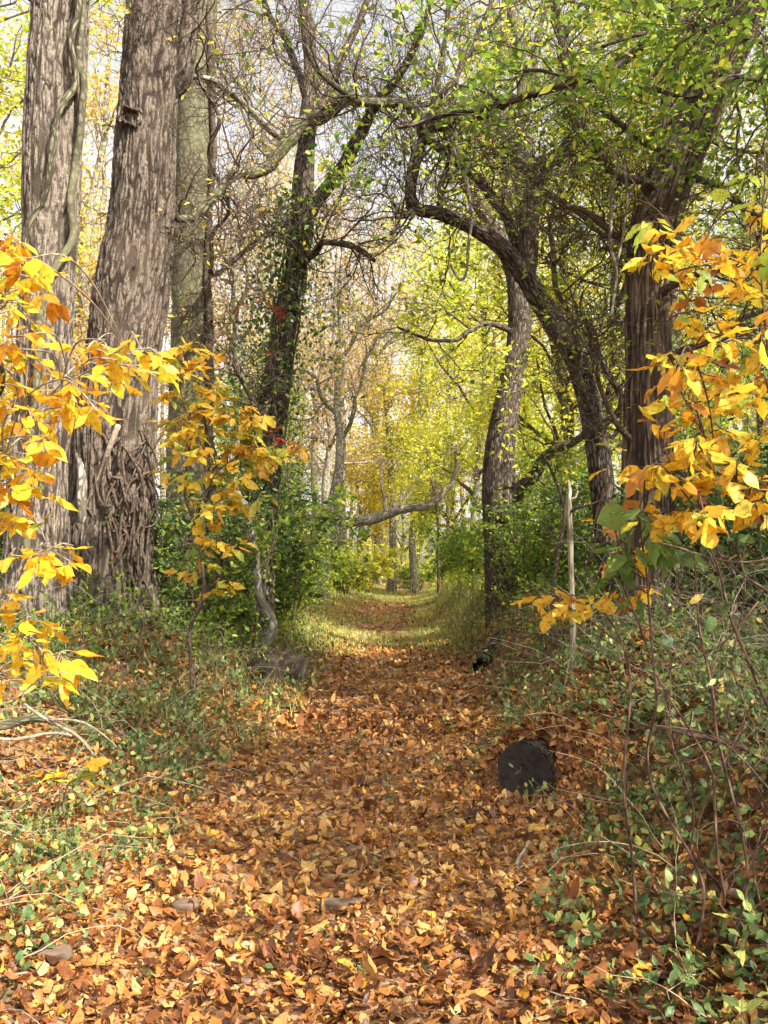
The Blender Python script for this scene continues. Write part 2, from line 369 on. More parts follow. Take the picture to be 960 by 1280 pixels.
M['sass_r'] = leaf_mat('orange_yellow_leaves', [(0, .26, .085, .02), (.15, .62, .27, .022), (.4, .80, .46, .03), (.7, .86, .58, .04), (.9, .66, .56, .06), (1, .28, .38, .05)], .42, .42, 1.25, True)
M['sass_l'] = leaf_mat('golden_leaves', [(0, .55, .20, .015), (.25, .74, .37, .018), (.65, .80, .51, .025), (.85, .70, .59, .04), (1, .42, .52, .05)], .42, .42, 1.25, True)
M['sass_m'] = leaf_mat('mustard_leaves', [(0, .50, .24, .03), (.35, .66, .40, .03), (.6, .66, .50, .05), (.8, .42, .45, .06), (1, .18, .28, .05)], .42, .45, 1.25, True)
M['green_big'] = leaf_mat('broad_green_leaves', [(0, .06, .13, .03), (.5, .13, .23, .05), (1, .28, .36, .06)], .35, .4, 1.3, True)
M['cover'] = leaf_mat('ground_cover_leaves', [(0, .055, .115, .035), (.4, .12, .20, .065), (.75, .22, .30, .10), (.9, .42, .46, .13), (1, .6, .46, .12)], .32, .42, 1.2, True)
M['lf_dark'] = leaf_mat('dark_green_leaves', [(0, .028, .065, .018), (.5, .07, .14, .03), (.85, .16, .24, .045), (1, .36, .38, .06)], .32, .38, 1.3, False, .012)
M['lf_green'] = leaf_mat('green_leaves', [(0, .08, .15, .025), (.5, .18, .28, .035), (.85, .36, .44, .05), (1, .55, .50, .06)], .48, .45, 1.3, False, .012)
M['lf_ygreen'] = leaf_mat('yellow_green_leaves', [(0, .24, .31, .03), (.4, .48, .54, .045), (.75, .68, .66, .07), (1, .80, .62, .08)], .5, .45, 1.3, False, .012)
M['lf_gold'] = leaf_mat('gold_leaves', [(0, .36, .33, .04), (.4, .66, .52, .05), (.75, .78, .62, .09), (1, .72, .38, .06)], .5, .45, 1.3, False, .01)
M['lf_tan'] = leaf_mat('tan_leaves', [(0, .32, .19, .09), (.4, .56, .38, .18), (.75, .70, .54, .28), (1, .66, .50, .10)], .45, .5, 1.2, False, .01)
M['lf_red'] = leaf_mat('red_leaves', [(0, .16, .02, .015), (.5, .36, .045, .03), (1, .5, .12, .05)], .42, .45, 1.3, False)

# ------------------------------------------------------------------ camera, light, sky
def setup():
    cam = bpy.data.cameras.new('camera'); co = bpy.data.objects.new('camera', cam); COL.objects.link(co); SC.camera = co
    cam.sensor_fit = 'VERTICAL'; cam.sensor_height = 24; cam.lens = F_PX / 1280 * 24; cam.clip_end = 600; cam.clip_start = .05
    co.location = (0, 0, CAM_H); co.rotation_euler = (math.pi / 2 + PITCH, 0, 0)
    SV = Vector((.52, -.54, .68)).normalized()
    w = bpy.data.worlds.new('World'); SC.world = w; w.use_nodes = True; nt = w.node_tree
    bg = nt.nodes['Background']; sk = nt.nodes.new('ShaderNodeTexSky'); sk.sky_type = 'NISHITA'; sk.sun_disc = False
    sk.sun_elevation = math.asin(SV.z); sk.sun_rotation = math.atan2(SV.x, SV.y); sk.air_density = 1.0; sk.dust_density = 3.0; sk.ozone_density = 1
    hs = nt.nodes.new('ShaderNodeHueSaturation'); hs.inputs['Saturation'].default_value = .08; hs.inputs['Value'].default_value = 2.1; nt.links.new(sk.outputs[0], hs.inputs['Color']); nt.links.new(hs.outputs[0], bg.inputs[0]); bg.inputs[1].default_value = .075
    s = bpy.data.lights.new('sun', 'SUN'); so = bpy.data.objects.new('sun', s); COL.objects.link(so)
    s.energy = 5.0; s.angle = math.radians(.5); s.color = (1, .93, .80)
    so.rotation_euler = SV.to_track_quat('Z', 'Y').to_euler(); so.location = SV * 40
    v = SC.view_settings; v.view_transform = 'Standard'; v.look = 'None'; v.gamma = 1; v.exposure = 1.2; v.use_curve_mapping = False
    c = SC.cycles; c.max_bounces = 6; c.diffuse_bounces = 4; c.transmission_bounces = 5; c.glossy_bounces = 2; c.use_denoising = True
    c.sample_clamp_indirect = 6
setup()

# ------------------------------------------------------------------ ground and path
def nonuni(a, b, fine, grow_, mid):
    xs = [0.]; st = fine
    while xs[-1] < b: xs.append(xs[-1] + st); st = fine if xs[-1] < mid else st * grow_
    ys = [0.]; st = fine
    while ys[-1] < -a: ys.append(ys[-1] + st); st = fine if ys[-1] < mid else st * grow_
    return np.array([-v for v in ys[:0:-1]] + xs)
def grid_mesh(X, Y, zoff=0.):
    gx, gy = np.meshgrid(X, Y); z = height(gx, gy) + zoff
    V = np.stack([gx, gy, z], -1).reshape(-1, 3); n, m = gx.shape
    i = np.arange(n * m).reshape(n, m)
    F = np.stack([i[:-1, :-1], i[:-1, 1:], i[1:, 1:], i[1:, :-1]], -1).reshape(-1, 4)
    return V, F
GM = ground_mat('forest_floor', [(0, .10, .05, .025), (.4, .20, .10, .04), (.7, .30, .17, .07), (1, .12, .12, .05)], 11)
PM = ground_mat('leafy_path_soil', [(0, .09, .045, .025), (.35, .22, .10, .04), (.65, .34, .18, .08), (1, .44, .28, .14)], 13)
mb = MB(); V, F = grid_mesh(nonuni(-160, 160, .06, 1.12, 3.2), nonuni(-20, 260, .08, 1.05, 12)); mb.add(V, F)
tag(mb.build('ground', GM), kind='structure')
mb = MB()
ys = np.arange(-3, 60, .12); tt = np.linspace(-1, 1, 25)
gx = xc(ys)[:, None] + hw(ys)[:, None] * tt[None] * .98; gy = np.repeat(ys[:, None], 25, 1)
z = height(gx, gy) + .004 + .012 * (1 - np.abs(tt[None]) ** 6)
i = np.arange(gx.size).reshape(gx.shape)
mb.add(np.stack([gx, gy, z], -1).reshape(-1, 3), np.stack([i[:-1, :-1], i[:-1, 1:], i[1:, 1:], i[1:, :-1]], -1).reshape(-1, 4))
tag(mb.build('path', PM), kind='structure')

# ------------------------------------------------------------------ leaf litter
def litter():
    r = rng(11); near = MB(); far = MB()
    def lay(mbx, n, y0, y1, xm, s0, s1, T, tilt, zmax, power=1.0, avoid=.0, cols=None, flat=1.0):
        y = y0 + (y1 - y0) * r.uniform(0, 1, n) ** power
        x = r.uniform(-1, 1, n) * (xm + .47 * np.maximum(y, 0))
        d = np.abs(x - xc(y)) - hw(y)
        keep = (r.uniform(0, 1, n) > avoid * smooth(d / 2.2)) & (r.uniform(0, 1, n) > .75 * smooth((y - 15.5) / 2) * smooth((22 - y) / 2) + .8 * smooth((y - 31) / 3))
        x, y = x[keep], y[keep]; k = len(x)
        a = r.uniform(0, 2 * math.pi, k); dd = np.stack([np.cos(a), np.sin(a), r.normal(0, tilt, k)], -1)
        nn = nrm(np.stack([r.normal(0, tilt * flat, k), r.normal(0, tilt * flat, k), np.where(r.uniform(0, 1, k) < .5, 1., -1.)], -1))
        size = r.uniform(s0, s1, k) * r.lognormal(0, .2, k)
        z = height(x, y) + r.uniform(.004, zmax, k) + np.abs(dd[:, 2]) * size * .45 + .008
        p = np.stack([x, y, z], -1) - nrm(dd) * size[:, None] * .5
        rv = r.beta(1.05, 1.15, k)
        # drifts: parts of the floor hold older, darker leaves, others fresher ones
        dr = vnoise(np.stack([x * .9, y * .9, x * 0 + 3], -1)) - .5
        rv = np.clip(rv + dr * .45, .01, .99)
        rare = r.uniform(0, 1, k); rv = np.where(rare < .035, r.uniform(.86, .95, k), np.minimum(rv, .86)); rv = np.where(rare > .985, .995, rv)
        leaves(mbx, p, dd, nn, size, T, r, .38, rv, twist=.5, widthvar=.35)
    lay(near, 34000, 1.6, 9, 1.2, .032, .066, T_OV, .34, .045, 1.1, .12)
    lay(near, 24000, 1.6, 9, 1.2, .028, .06, T_ELL, .36, .045, 1.1, .12)
    lay(near, 5000, 1.6, 9, 1.2, .035, .06, T_BROAD, .42, .05, 1.1, .35)
    lay(near, 450, 1.6, 9, 1.2, .06, .10, T_MAPLE, .22, .06, 1.0, .2)
    lay(near, 350, 1.6, 9, 1.2, .07, .11, T_MIT, .25, .06, 1.0, .2)
    lay(near, 220, 1.6, 9, 1.2, .07, .12, T_TRI, .25, .06, 1.0, .2)
    lay(near, 26000, 1.6, 9, 1.2, .010, .028, T_SIMPLE, .6, .04, 1.1, .3)
    lay(near, 50, 2.6, 4.5, 1.0, .075, .105, T_TRI, .15, .06, 1.0, 0)
    lay(near, 50, 2.6, 4.8, 1.0, .075, .105, T_MIT, .15, .06, 1.0, 0)
    lay(near, 34000, 8, 18, 1.0, .045, .085, T_OVS, .40, .05, 1.2, .6)
    lay(far, 46000, 15.5, 42, .5, .05, .09, T_SIMPLE, .40, .05, 1.2, .9)
    k = 5200; e = at(656, 968, 5.75); ax = np.array([.62, .78]); nx_ = np.array([.78, -.62]); q = r.uniform(.10, 1.5, k); o_ = r.normal(0, .26, k)
    x = e[0] + ax[0] * q + nx_[0] * o_; y = e[1] + ax[1] * q + nx_[1] * o_
    top = np.where(np.abs(o_) < .20, e[2] + np.sqrt(np.maximum(.0455 - o_ ** 2, 0)), -9); keep = (q > .08 + .22 * r.uniform(0, 1, k) ** 2); x, y, top = x[keep], y[keep], top[keep]; k = len(x)
    leaves(near, np.stack([x, y, np.maximum(height(x, y), top) + r.uniform(.0, .05, k)], -1), nrm(np.stack([r.normal(size=k), r.normal(size=k), r.normal(0, .3, k)], -1)), nrm(np.stack([r.normal(0, .4, k), r.normal(0, .4, k), np.ones(k)], -1)), r.uniform(.05, .09, k), T_OV, r, .4, r.uniform(.1, .84, k))
    k = 4200; q = r.uniform(-.16, .34, k); o_ = r.uniform(.14, .62, k) * np.where(r.uniform(0, 1, k) < .6, 1, -1); x = e[0] + ax[0] * q + nx_[0] * o_; y = e[1] + ax[1] * q + nx_[1] * o_
    in_front = (np.abs(o_) < .235) & (q < .02); x, y = x[~in_front], y[~in_front]; k = len(x)
    out = nrm(np.stack([-ax[0] + r.normal(0, .5, k), -ax[1] + r.normal(0, .5, k), r.uniform(.2, 1.2, k)], -1)); dn = nrm(np.cross(out, r.normal(size=(k, 3))))
    leaves(near, np.stack([x, y, height(x, y)], -1) + out * r.uniform(.01, .045, (k, 1)), dn, out, r.uniform(.04, .075, k), T_OV, r, .35, r.uniform(.08, .84, k))
    tag(near.build('fallen_leaves', M['litter']), 'brown and orange fallen leaves covering the path and its banks', 'fallen leaves', kind='stuff')
    tag(far.build('fallen_leaves', M['litter_far']), 'brown fallen leaves along the far end of the path', 'fallen leaves', kind='stuff')
litter()

# ------------------------------------------------------------------ ground cover, grass, dry stems
def sprigs(mb, st, r, x, y, L, npair, ls, T, lean=.9, z0=0.):
    k = len(x); z = height(x, y) + z0
    a = r.uniform(0, 2 * math.pi, k); D = np.stack([np.cos(a) * lean, np.sin(a) * lean, r.uniform(.5, 1.3, k)], -1)
    P = grow(r, np.stack([x, y, z], -1), D, L, 6, .22, -.10)
    tubes(st, P, np.linspace(.0022, .001, 6)[None].repeat(k, 0), 3, cap=False)
    for j in range(npair):
        t = np.clip(1.2 + (j + r.uniform(0, .6, k)) * (3.8 / npair), 0, 4.99); i = t.astype(int); f = (t - i)[:, None]
        kk = np.arange(k); p = P[kk, i] * (1 - f) + P[kk, i + 1] * f; d = nrm(P[kk, i + 1] - P[kk, i])
        q = r.normal(size=(k, 3)); q[:, 2] *= .4; s = nrm(np.cross(d, q))
        for sg in (1, -1):
            dd = nrm(s * sg + d * .5 + np.array([0, 0, -.1])); nn = nrm(np.array([[0, 0, 1.]]) + r.normal(0, .35, (k, 3)))
            leaves(mb, p, dd, nn, ls * r.uniform(.6, 1.25, k), T, r, .2)
    leaves(mb, P[:, -1], nrm(P[:, -1] - P[:, -2]), nrm(np.array([[0, 0, 1.]]) + r.normal(0, .3, (k, 3))), ls * r.uniform(.6, 1.1, k), T, r, .2)

def bank_points(r, n, y0, y1, side, smin, smax, pw=1.2, patch=.0):
    y = y0 + (y1 - y0) * r.uniform(0, 1, n) ** pw
    s = smin + (smax - smin) * r.uniform(0, 1, n) ** .8
    x = xc(y) + side * (hw(y) + s)
    if patch:
        v = vnoise(np.stack([x * 1.3, y * 1.3, x * 0 + 9], -1)); k = v > patch; x, y = x[k], y[k]
    vis = np.abs(x) < .47 * np.maximum(y, 0) + 1.2
    return x[vis], y[vis]

def ground_cover():
    r = rng(21); lf = MB(); st = MB()
    for side, n1, n2 in ((1, 2700, 3600), (-1, 1900, 3400)):
        x, y = bank_points(r, n1, 2.2, 8, side, .0, 3.2, .9, .40 if side > 0 else .34); sprigs(lf, st, r, x, y, r.uniform(.15, .38, len(x)), 4, .05, T_OVS)
        x, y = bank_points(r, n1 // 2, 2.2, 8, side, -.1, 3.2, .9, .46); sprigs(lf, st, r, x, y, r.uniform(.06, .16, len(x)), 2, .05, T_OVS, .4)
        x, y = bank_points(r, n2, 8, 20, side, -.1, 5, 1.0, .3); sprigs(lf, st, r, x, y, r.uniform(.2, .5, len(x)), 4, .06, T_SIMPLE)
    x = r.normal(1.45, .45, 150); y = r.normal(6.3, .55, 150); sprigs(lf, st, r, x, y, r.uniform(.2, .45, 150), 4, .05, T_OVS, .9)
    x = r.uniform(.75, 2.1, 110); y = r.uniform(2.3, 4.2, 110); sprigs(lf, st, r, x, y, r.uniform(.12, .32, 110), 4, .06, T_OVS, .8)
    x = r.uniform(-2.2, 1.8, 90); y = r.uniform(3, 9, 90); sprigs(lf, st, r, x, y, r.uniform(.05, .12, 90), 2, .04, T_OVS, .5)
    o = lf.build('ground_cover', M['cover']); tag(o, 'low green vine and weed leaves spreading over both banks', 'ground cover', kind='stuff')
    o = st.build('ground_cover', M['twig']); tag(o, 'thin wiry stems of the green ground cover on both banks', 'ground cover', kind='stuff')
ground_cover()

def undergrowth():
    r = rng(31); lf = MB(); lg = MB(); st = MB()
    for side in (1, -1):
        x, y = bank_points(r, 5200, 14, 46, side, .45, 7, 1.0); sprigs(lf, st, r, x, y, r.uniform(.25, .55, len(x)) + .3 * smooth((np.abs(x - xc(y)) - 2.2) / 1.5), 5, .09, T_SIMPLE, .5)
        x, y = bank_points(r, 2600, 9, 24, side, .5, 7, 1.0); sprigs(lg, st, r, x, y, r.uniform(.4, .9, len(x)), 5, .075, T_SIMPLE, .6)
        x, y = bank_points(r, 350, 5, 10, side, 1.5, 4, 1.0); sprigs(lg, st, r, x, y, r.uniform(.3, .6, len(x)), 5, .055, T_OVS, .6)
    tag(lf.build('undergrowth', M['lf_ygreen']), 'sunlit yellow-green undergrowth beside the far path', 'undergrowth', kind='stuff')
    tag(lg.build('undergrowth', M['lf_green']), 'leafy green undergrowth along the tops of the banks', 'undergrowth', kind='stuff')
    tag(st.build('undergrowth', M['twig']), 'thin brown stems of the undergrowth', 'undergrowth', kind='stuff')
    # grass
    g = MB()
    def blades(x, y, h, w):
        k = len(x); z = height(x, y); a = r.uniform(0, 2 * math.pi, k)
        D = np.stack([np.cos(a) * .5, np.sin(a) * .5, np.ones(k)], -1); P = grow(r, np.stack([x, y, z], -1), D, h, 4, .12, -.18)
        s = np.stack([-np.sin(a), np.cos(a), np.zeros(k)], -1); ww = np.array([1, .8, .5, .08]) * w
        V = np.stack([P + s[:, None] * ww[None, :, None], P - s[:, None] * ww[None, :, None]], 2).reshape(k, 8, 3)
        F = np.array([[0, 1, 3, 2], [2, 3, 5, 4], [4, 5, 7, 6]]); FF = (F[None] + (np.arange(k) * 8)[:, None, None]).reshape(-1, 4)
        g.add(V, FF, np.repeat(r.uniform(0, 1, k), 8))
    for side in (1, -1):
        x, y = bank_points(r, 16000, 15, 46, side, -.75, 1.8, 1.2); blades(x, y, r.uniform(.05, .18, len(x)) * (1 + smooth((np.abs(x - xc(y)) - hw(y)) / .6)), .007)
        x, y = bank_points(r, 3500, 7, 17, side, -.2, 2.4, 1.1, .45); blades(x, y, r.uniform(.08, .25, len(x)), .004)
    # thin grass over the far path between the leaves
    y = r.uniform(15.5, 44, 26000); x = xc(y) + r.uniform(-1, 1, 26000) * hw(y); v = vnoise(np.stack([x * .6, y * .45, x * 0 + 4], -1)); k = v > .46 - .3 * smooth((y - 15.5) / 2) * smooth((22 - y) / 2) - .3 * smooth((y - 31) / 3)
    blades(x[k], y[k], r.uniform(.04, .12, k.sum()), .007)
    tag(g.build('grass', M['grass']), 'short yellowish grass edging the far stretch of the path', 'grass', kind='stuff')
    # tangle of dry stems on the banks
    d = MB()
    for side, n in ((1, 1300), (-1, 950)):
        x, y = bank_points(r, n, 2.4, 13, side, .05, 3.2, 1.0); k = len(x); a = r.uniform(0, 2 * math.pi, k)
        D = np.stack([np.cos(a), np.sin(a), r.uniform(.1, 1.0, k)], -1)
        P = grow(r, np.stack([x, y, height(x, y) + .02], -1), D, r.uniform(.3, 1.0, k), 9, .2, -.07)
        P[..., 2] = np.maximum(P[..., 2], height(P[..., 0], P[..., 1]) + .015)
        tubes(d, P, np.linspace(1, .4, 9)[None] * r.uniform(.0015, .0035, (k, 1)), 4, cap=False)
    tag(d.build('dry_stems', M['dry']), 'thin pale dry stems tangled over both banks', 'dry stems', kind='stuff')
    # dead twigs on the ground
    d = MB(); n = 170; y = r.uniform(2.5, 12, n); x = r.uniform(-3.2, 3.2, n); a = r.uniform(0, 2 * math.pi, n)
    P = grow(r, np.stack([x, y, x * 0], -1), np.stack([np.cos(a), np.sin(a), a * 0], -1), r.uniform(.1, .5, n), 6, .12, 0)
    P[..., 2] = height(P[..., 0], P[..., 1]) + .045 + .02 * r.uniform(0, 1, (n, 1))
    tubes(d, P, np.linspace(1, .5, 6)[None] * r.uniform(.002, .005, (n, 1)), 5)
    tag(d.build('fallen_twigs', M['twig_pale']), 'short fallen twigs scattered among the leaves', 'twigs', kind='stuff')
undergrowth()

# ------------------------------------------------------------------ trees with measured trunks and limbs
def furrow_disp(amp, fs, zs, wide=3.0, flare=0, strip=False):
    def f(tc, RR, L):
        q = tc * np.array([fs, fs, fs * zs])
        w = np.stack([vnoise(q * .6 + 5), vnoise(q * .6 + 15), vnoise(q * .6 + 25)], -1) - .5
        q = q + w * 1.3
        m1 = np.abs(vnoise(q) * 2 - 1); m2 = np.abs(vnoise(q * 2.1 + 31) * 2 - 1)
        m3 = np.abs(vnoise(tc * np.array([fs * .8, fs * .8, fs * zs * 4.5]) + 61) * 2 - 1)
        h = np.minimum(np.clip(m1 * wide - .12, 0, 1), np.clip(m2 * wide * .9 + .1, 0, 1)); h = np.minimum(h, np.clip(m3 * 6 + .35, 0, 1))
        h = h * (.7 + .3 * vnoise(tc * np.array([70, 70, 26]))) 
        low = vnoise(tc * np.array([3, 3, 1.2])) - .5
        d = amp * (h - 1) + RR * .16 * low
        if flare:
            th = np.arctan2(tc[..., 1] - tc[..., :1, 1] * 0, tc[..., 0])
            d = d + RR * flare * np.exp(-L[:, :, None] / .45) * (.6 + .8 * vnoise(tc * np.array([5, 5, .3])))
        return d, h
    return f
def lump_disp(a=.12, s=3.):
    def f(tc, RR, L):
        low = vnoise(tc * np.array([s, s, s * .8])) - .5; h2 = vnoise(tc * np.array([14, 14, 5])) - .5
        return RR * (a * 2 * low + .10 * h2), np.full(RR.shape, .5)
    return f

def pl(pts, Y):
    """polyline of (px, py, width_px[, dY]) at depth Y -> points, radii"""
    P = []; R = []
    for p in pts:
        yy = Y + (p[3] if len(p) > 3 else 0); P.append(at(p[0], p[1], yy)); R.append(p[2] * .5 * yy / F_PX)
    return np.array(P), np.array(R)

def ramify(r, mbt, P, R, n1, L1, n2, L2, n3, L3, wob=.28, up=.02, leafs=None, tmin=.15, r3=.0035, ang=(30, 80), rmax=.035, droop=0.):
    """three orders of crooked branches off limb P; returns points and directions of the finest twigs"""
    Pk = P[None]; Rk = R[None]
    p, d, ra, t = offshoots(r, Pk, Rk, n1, tmin, 1., ang)
    L = L1 * r.uniform(.45, 1.2, len(p)); A = grow(r, p, d, L, 10, wob, up); r0 = np.minimum(ra * .55, rmax) * r.uniform(.6, 1.1, len(p)); RA = r0[:, None] * np.linspace(1, .3, 10)[None]
    tubes(mbt, A, RA, 6, seed=1)
    p, d, ra, t = offshoots(r, A, RA, n2, .15, 1., ang)
    B = grow(r, p, d, L2 * r.uniform(.4, 1.2, len(p)), 8, wob, up - droop); RB = np.clip(ra * .6, r3 * 1.2, .014)[:, None] * np.linspace(1, .4, 8)[None]
    tubes(mbt, B, RB, 4, seed=2, cap=False)
    if n3 == 0: return B
    p, d, ra, t = offshoots(r, B, RB, n3, .15, 1., ang)
    C = grow(r, p, d, L3 * r.uniform(.4, 1.2, len(p)), 6, wob * .9, up - droop); RC = np.full((len(p), 1), r3) * np.linspace(1, .5, 6)[None]
    tubes(mbt, C, RC, 3, seed=3, cap=False)
    return C

def twig_leaves(r, mb, C, per, size, T=T_SIMPLE, spread=.05, droop=.35, frac=1.0, curl=.2):
    if frac < 1: C = C[r.uniform(0, 1, len(C)) < frac]
    k = len(C)
    if k == 0: return
    t = r.uniform(.2, 1, (k, per)) * (C.shape[1] - 1); i = np.clip(t.astype(int), 0, C.shape[1] - 2); f = (t - i)[..., None]; kk = np.arange(k)[:, None]
    p = (C[kk, i] * (1 - f) + C[kk, i + 1] * f).reshape(-1, 3) + r.normal(0, spread, (k * per, 3))
    d = nrm(r.normal(0, 1, (k * per, 3)) * np.array([1, 1, .5]) + np.array([0, 0, -droop])); nn = nrm(r.normal(0, .6, (k * per, 3)) + np.array([0, 0, 1.]))
    leaves(mb, p, d, nn, size * r.uniform(.6, 1.3, k * per), T, r, curl)

def base_empty(name, P0, label, cat='tree', group=None):
    return empty(name, (P0[0], P0[1], hz(P0[0], P0[1])), label, cat, group)

def sink(P, R):
    """carry the lowest point of a trunk down into the ground"""
    z = hz(P[0][0], P[0][1]) - .25
    if P[0][2] > z:
        P = np.vstack([[P[0][0], P[0][1], z], P]); R = np.concatenate([[R[0] * 1.05], R])
    return P, R

def main_trunk(root, pts, Y, mat, sides, step, disp, seed, name='trunk'):
    P, R = pl(pts, Y); P, R = sink(P, R); P, R = resample(P, R, step); m = MB()
    tubes(m, P, R, sides, seed, disp=disp); m.build(name, mat, root); return P, R
def limb(root, pts, Y, mat, seed=0, sides=14, step=.05, disp=None, name='limb'):
    P, R = pl(pts, Y); P, R = resample(P, R, step)
    P = P + (np.stack([vnoise(np.stack([np.arange(len(P)) * step * 2.5, np.full(len(P), c * 9. + seed), np.zeros(len(P))], -1)) - .5 for c in range(3)], -1)) * .10 * np.minimum(np.arange(len(P)) * step * 3, 1)[:, None]
    m = MB(); tubes(m, P, R, sides, seed, disp=disp or lump_disp(.14, 5)); m.build(name, mat, root); return P, R

def wrap(pts, Yt, cx, rad_px, w):
    """points of a vine hugging the camera side of a trunk (depth Yt, centre cx(py), half width rad_px)"""
    out = []
    for (px, py) in pts:
        c = np.interp(py, *cx); dx = (px - c) / rad_px; dx = max(-.97, min(.97, dx)); Rm = rad_px * Yt / F_PX
        out.append((px, py, w, -Rm * math.sqrt(1 - dx * dx) - w * .3 * Yt / F_PX))
    return out

# --- big furrowed trunk, far left
t1 = base_empty('tree', at(48, 760, 9), 'tall light-grey furrowed trunk leaning at the far left edge, vines climbing it')
P, R = main_trunk(t1, [(46, 790, 92), (47, 720, 82), (48, 600, 74), (54, 500, 70), (58, 400, 70), (62, 300, 72), (64, 200, 76), (70, 100, 76), (77, 0, 72), (84, -120, 68), (90, -300, 60)], 9, M['bark_grey'], 190, .018, furrow_disp(.022, 26, .15, 2.8, .10), 3)
r = rng(41); m = MB(); C = ramify(r, m, P[len(P)//2:], R[len(R)//2:], 7, 1.4, 4, .6, 3, .3, tmin=.3); m.build('twigs', M['twig'], t1)
cx = ([-100, 0, 200, 400, 600, 800], [84, 77, 64, 58, 48, 46])
for pts, w in (([(94, -40), (93, 40), (92, 95), (80, 130), (68, 180), (58, 230), (42, 275), (33, 330), (28, 400)], 9), ([(99, 60), (98, 120), (96, 200), (90, 270), (80, 320), (62, 370), (50, 430), (40, 520), (30, 640), (34, 740)], 10), ([(104, -40), (103, 60), (99, 130)], 6)):
    v = base_empty('climbing_vine', at(pts[-1][0], pts[-1][1], 8.7), ['', 'pale bare vine twisting down the left trunk from its broken knot', 'long bare vine following the right side of the left trunk', 'short thin bare vine on the right edge of the left trunk, near its top'][[9, 10, 6].index(w) + 1], 'vine', 'bare vines on the left trunk')
    limb(v, wrap(pts, 9, cx, 37, w), 9, M['bark_mossy'] if w == 9 else M['bark_smooth'], w, 8, .05, name='stem')

# --- biggest trunk
t2 = base_empty('tree', at(135, 775, 10), 'largest furrowed brown trunk, second from the left, with a dark knot hole')
P, R = main_trunk(t2, [(136, 800, 128), (137, 740, 112), (138, 650, 106), (142, 550, 102), (152, 450, 98), (166, 360, 92), (176, 280, 86), (182, 200, 80), (186, 100, 76), (194, 0, 78), (200, -120, 72), (205, -300, 66)], 10, M['bark_brown'], 240, .018, furrow_disp(.026, 23, .16, 2.7, .10), 7)
P2, R2 = limb(t2, [(205, 130, 30), (222, 90, 30), (234, 50, 26), (246, 0, 24), (262, -80, 20)], 10, M['bark_brown'], 2, 40, .03, furrow_disp(.012, 16, .25))
r = rng(42); m = MB(); ramify(r, m, P[len(P)//3:], R[len(R)//3:], 16, 1.5, 5, .7, 3, .35, tmin=.1, rmax=.012); ramify(r, m, P2, R2, 5, 1.2, 4, .6, 3, .3, rmax=.012); m.build('twigs', M['twig'], t2)
# knot hole: a swollen ragged ring round a dark hollow
kc = at(163, 148, 10 - .31); a = np.linspace(0, 2 * math.pi, 40, endpoint=False); KS = 1.15
ring = kc[None] + np.stack([.11 * np.cos(a), -.02 - .03 * np.cos(a), .08 * np.sin(a) + .015 * np.sin(3 * a)], -1)
m = MB(); V = []; nr = 7
for q in range(nr):
    f = q / (nr - 1); rad = (.35 + .95 * f); V.append(kc[None] + np.stack([.10 * KS * rad * np.cos(a), .065 + .05 * (math.cos(f * 4.2) - .6) * np.ones_like(a) - .055, .085 * KS * rad * np.sin(a) + .035 * np.sin(3 * a + 1) * f], -1) + r.normal(0, .006, (40, 3)))
V = np.array(V); i = np.arange(nr * 40).reshape(nr, 40); nx = np.roll(i, -1, 1)
m.add(V.reshape(-1, 3), np.stack([i[:-1], nx[:-1], nx[1:], i[1:]], -1).reshape(-1, 4)); m.F.append(i[0][None].copy())
m.build('knot_hole', M['bark_dark'], part_of(t2, 'trunk'))
cx2 = ([-100, 0, 200, 450, 650, 800], [200, 194, 182, 152, 138, 136])
v = base_empty('climbing_vine', at(100, 700, 9.4), 'thick bare vine looping down the base of the largest trunk', 'vine', 'bare vines on the largest trunk')
limb(v, wrap([(92, 500), (102, 560), (108, 610), (106, 650), (96, 690), (100, 760)], 10, cx2, 50, 13), 10, M['bark_pale'], 5, 10, .05, name='stem')
limb(v, wrap([(106, 640), (124, 600), (138, 560), (150, 530)], 10, cx2, 50, 7), 10, M['twig_pale'], 6, 8, .05, name='stem')
rr = rng(43)
v = base_empty('climbing_vine', at(165, 770, 9.5), 'web of thin stringy vines over the base of the largest trunk', 'vine', 'bare vines on the largest trunk')
for q in range(16):
    x0 = rr.uniform(95, 180); pts = [(x0 + rr.normal(0, 9) + (rr.normal() * 4) * jj, 790 - jj * rr.uniform(34, 60)) for jj in range(6)]
    limb(v, wrap(pts, 10, cx2, 51, rr.uniform(2, 4.5)), 10, M['twig'], q, 5, .06, name='stem')

# --- smooth trunk behind
t3 = base_empty('tree', at(236, 760, 13), 'smooth olive-grey trunk standing right behind the largest trunk')
P, R = main_trunk(t3, [(232, 790, 66), (235, 700, 58), (236, 560, 54), (238, 440, 50), (240, 300, 48), (243, 200, 47), (246, 100, 46), (250, 0, 44), (254, -120, 40), (256, -260, 34)], 13, M['bark_smooth'], 60, .06, lump_disp(.05, 2), 9)
r = rng(44); m = MB(); ramify(r, m, P[len(P)//2:], R[len(R)//2:], 9, 2.2, 5, .9, 4, .4); m.build('twigs', M['twig'], t3)
v = base_empty('climbing_vine', at(265, 700, 12.7), 'brown woody vine running straight up the right side of the smooth trunk', 'vine')
limb(v, [(268, 720, 9, -.2), (266, 600, 9, -.2), (265, 470, 9, -.2), (263, 380, 9, -.2), (262, 300, 8, -.2), (266, 220, 7, -.2), (264, 120, 7, -.2), (262, 20, 6, -.2), (266, -60, 6, -.2)], 13, M['twig'], 8, 8, .06, name='stem')

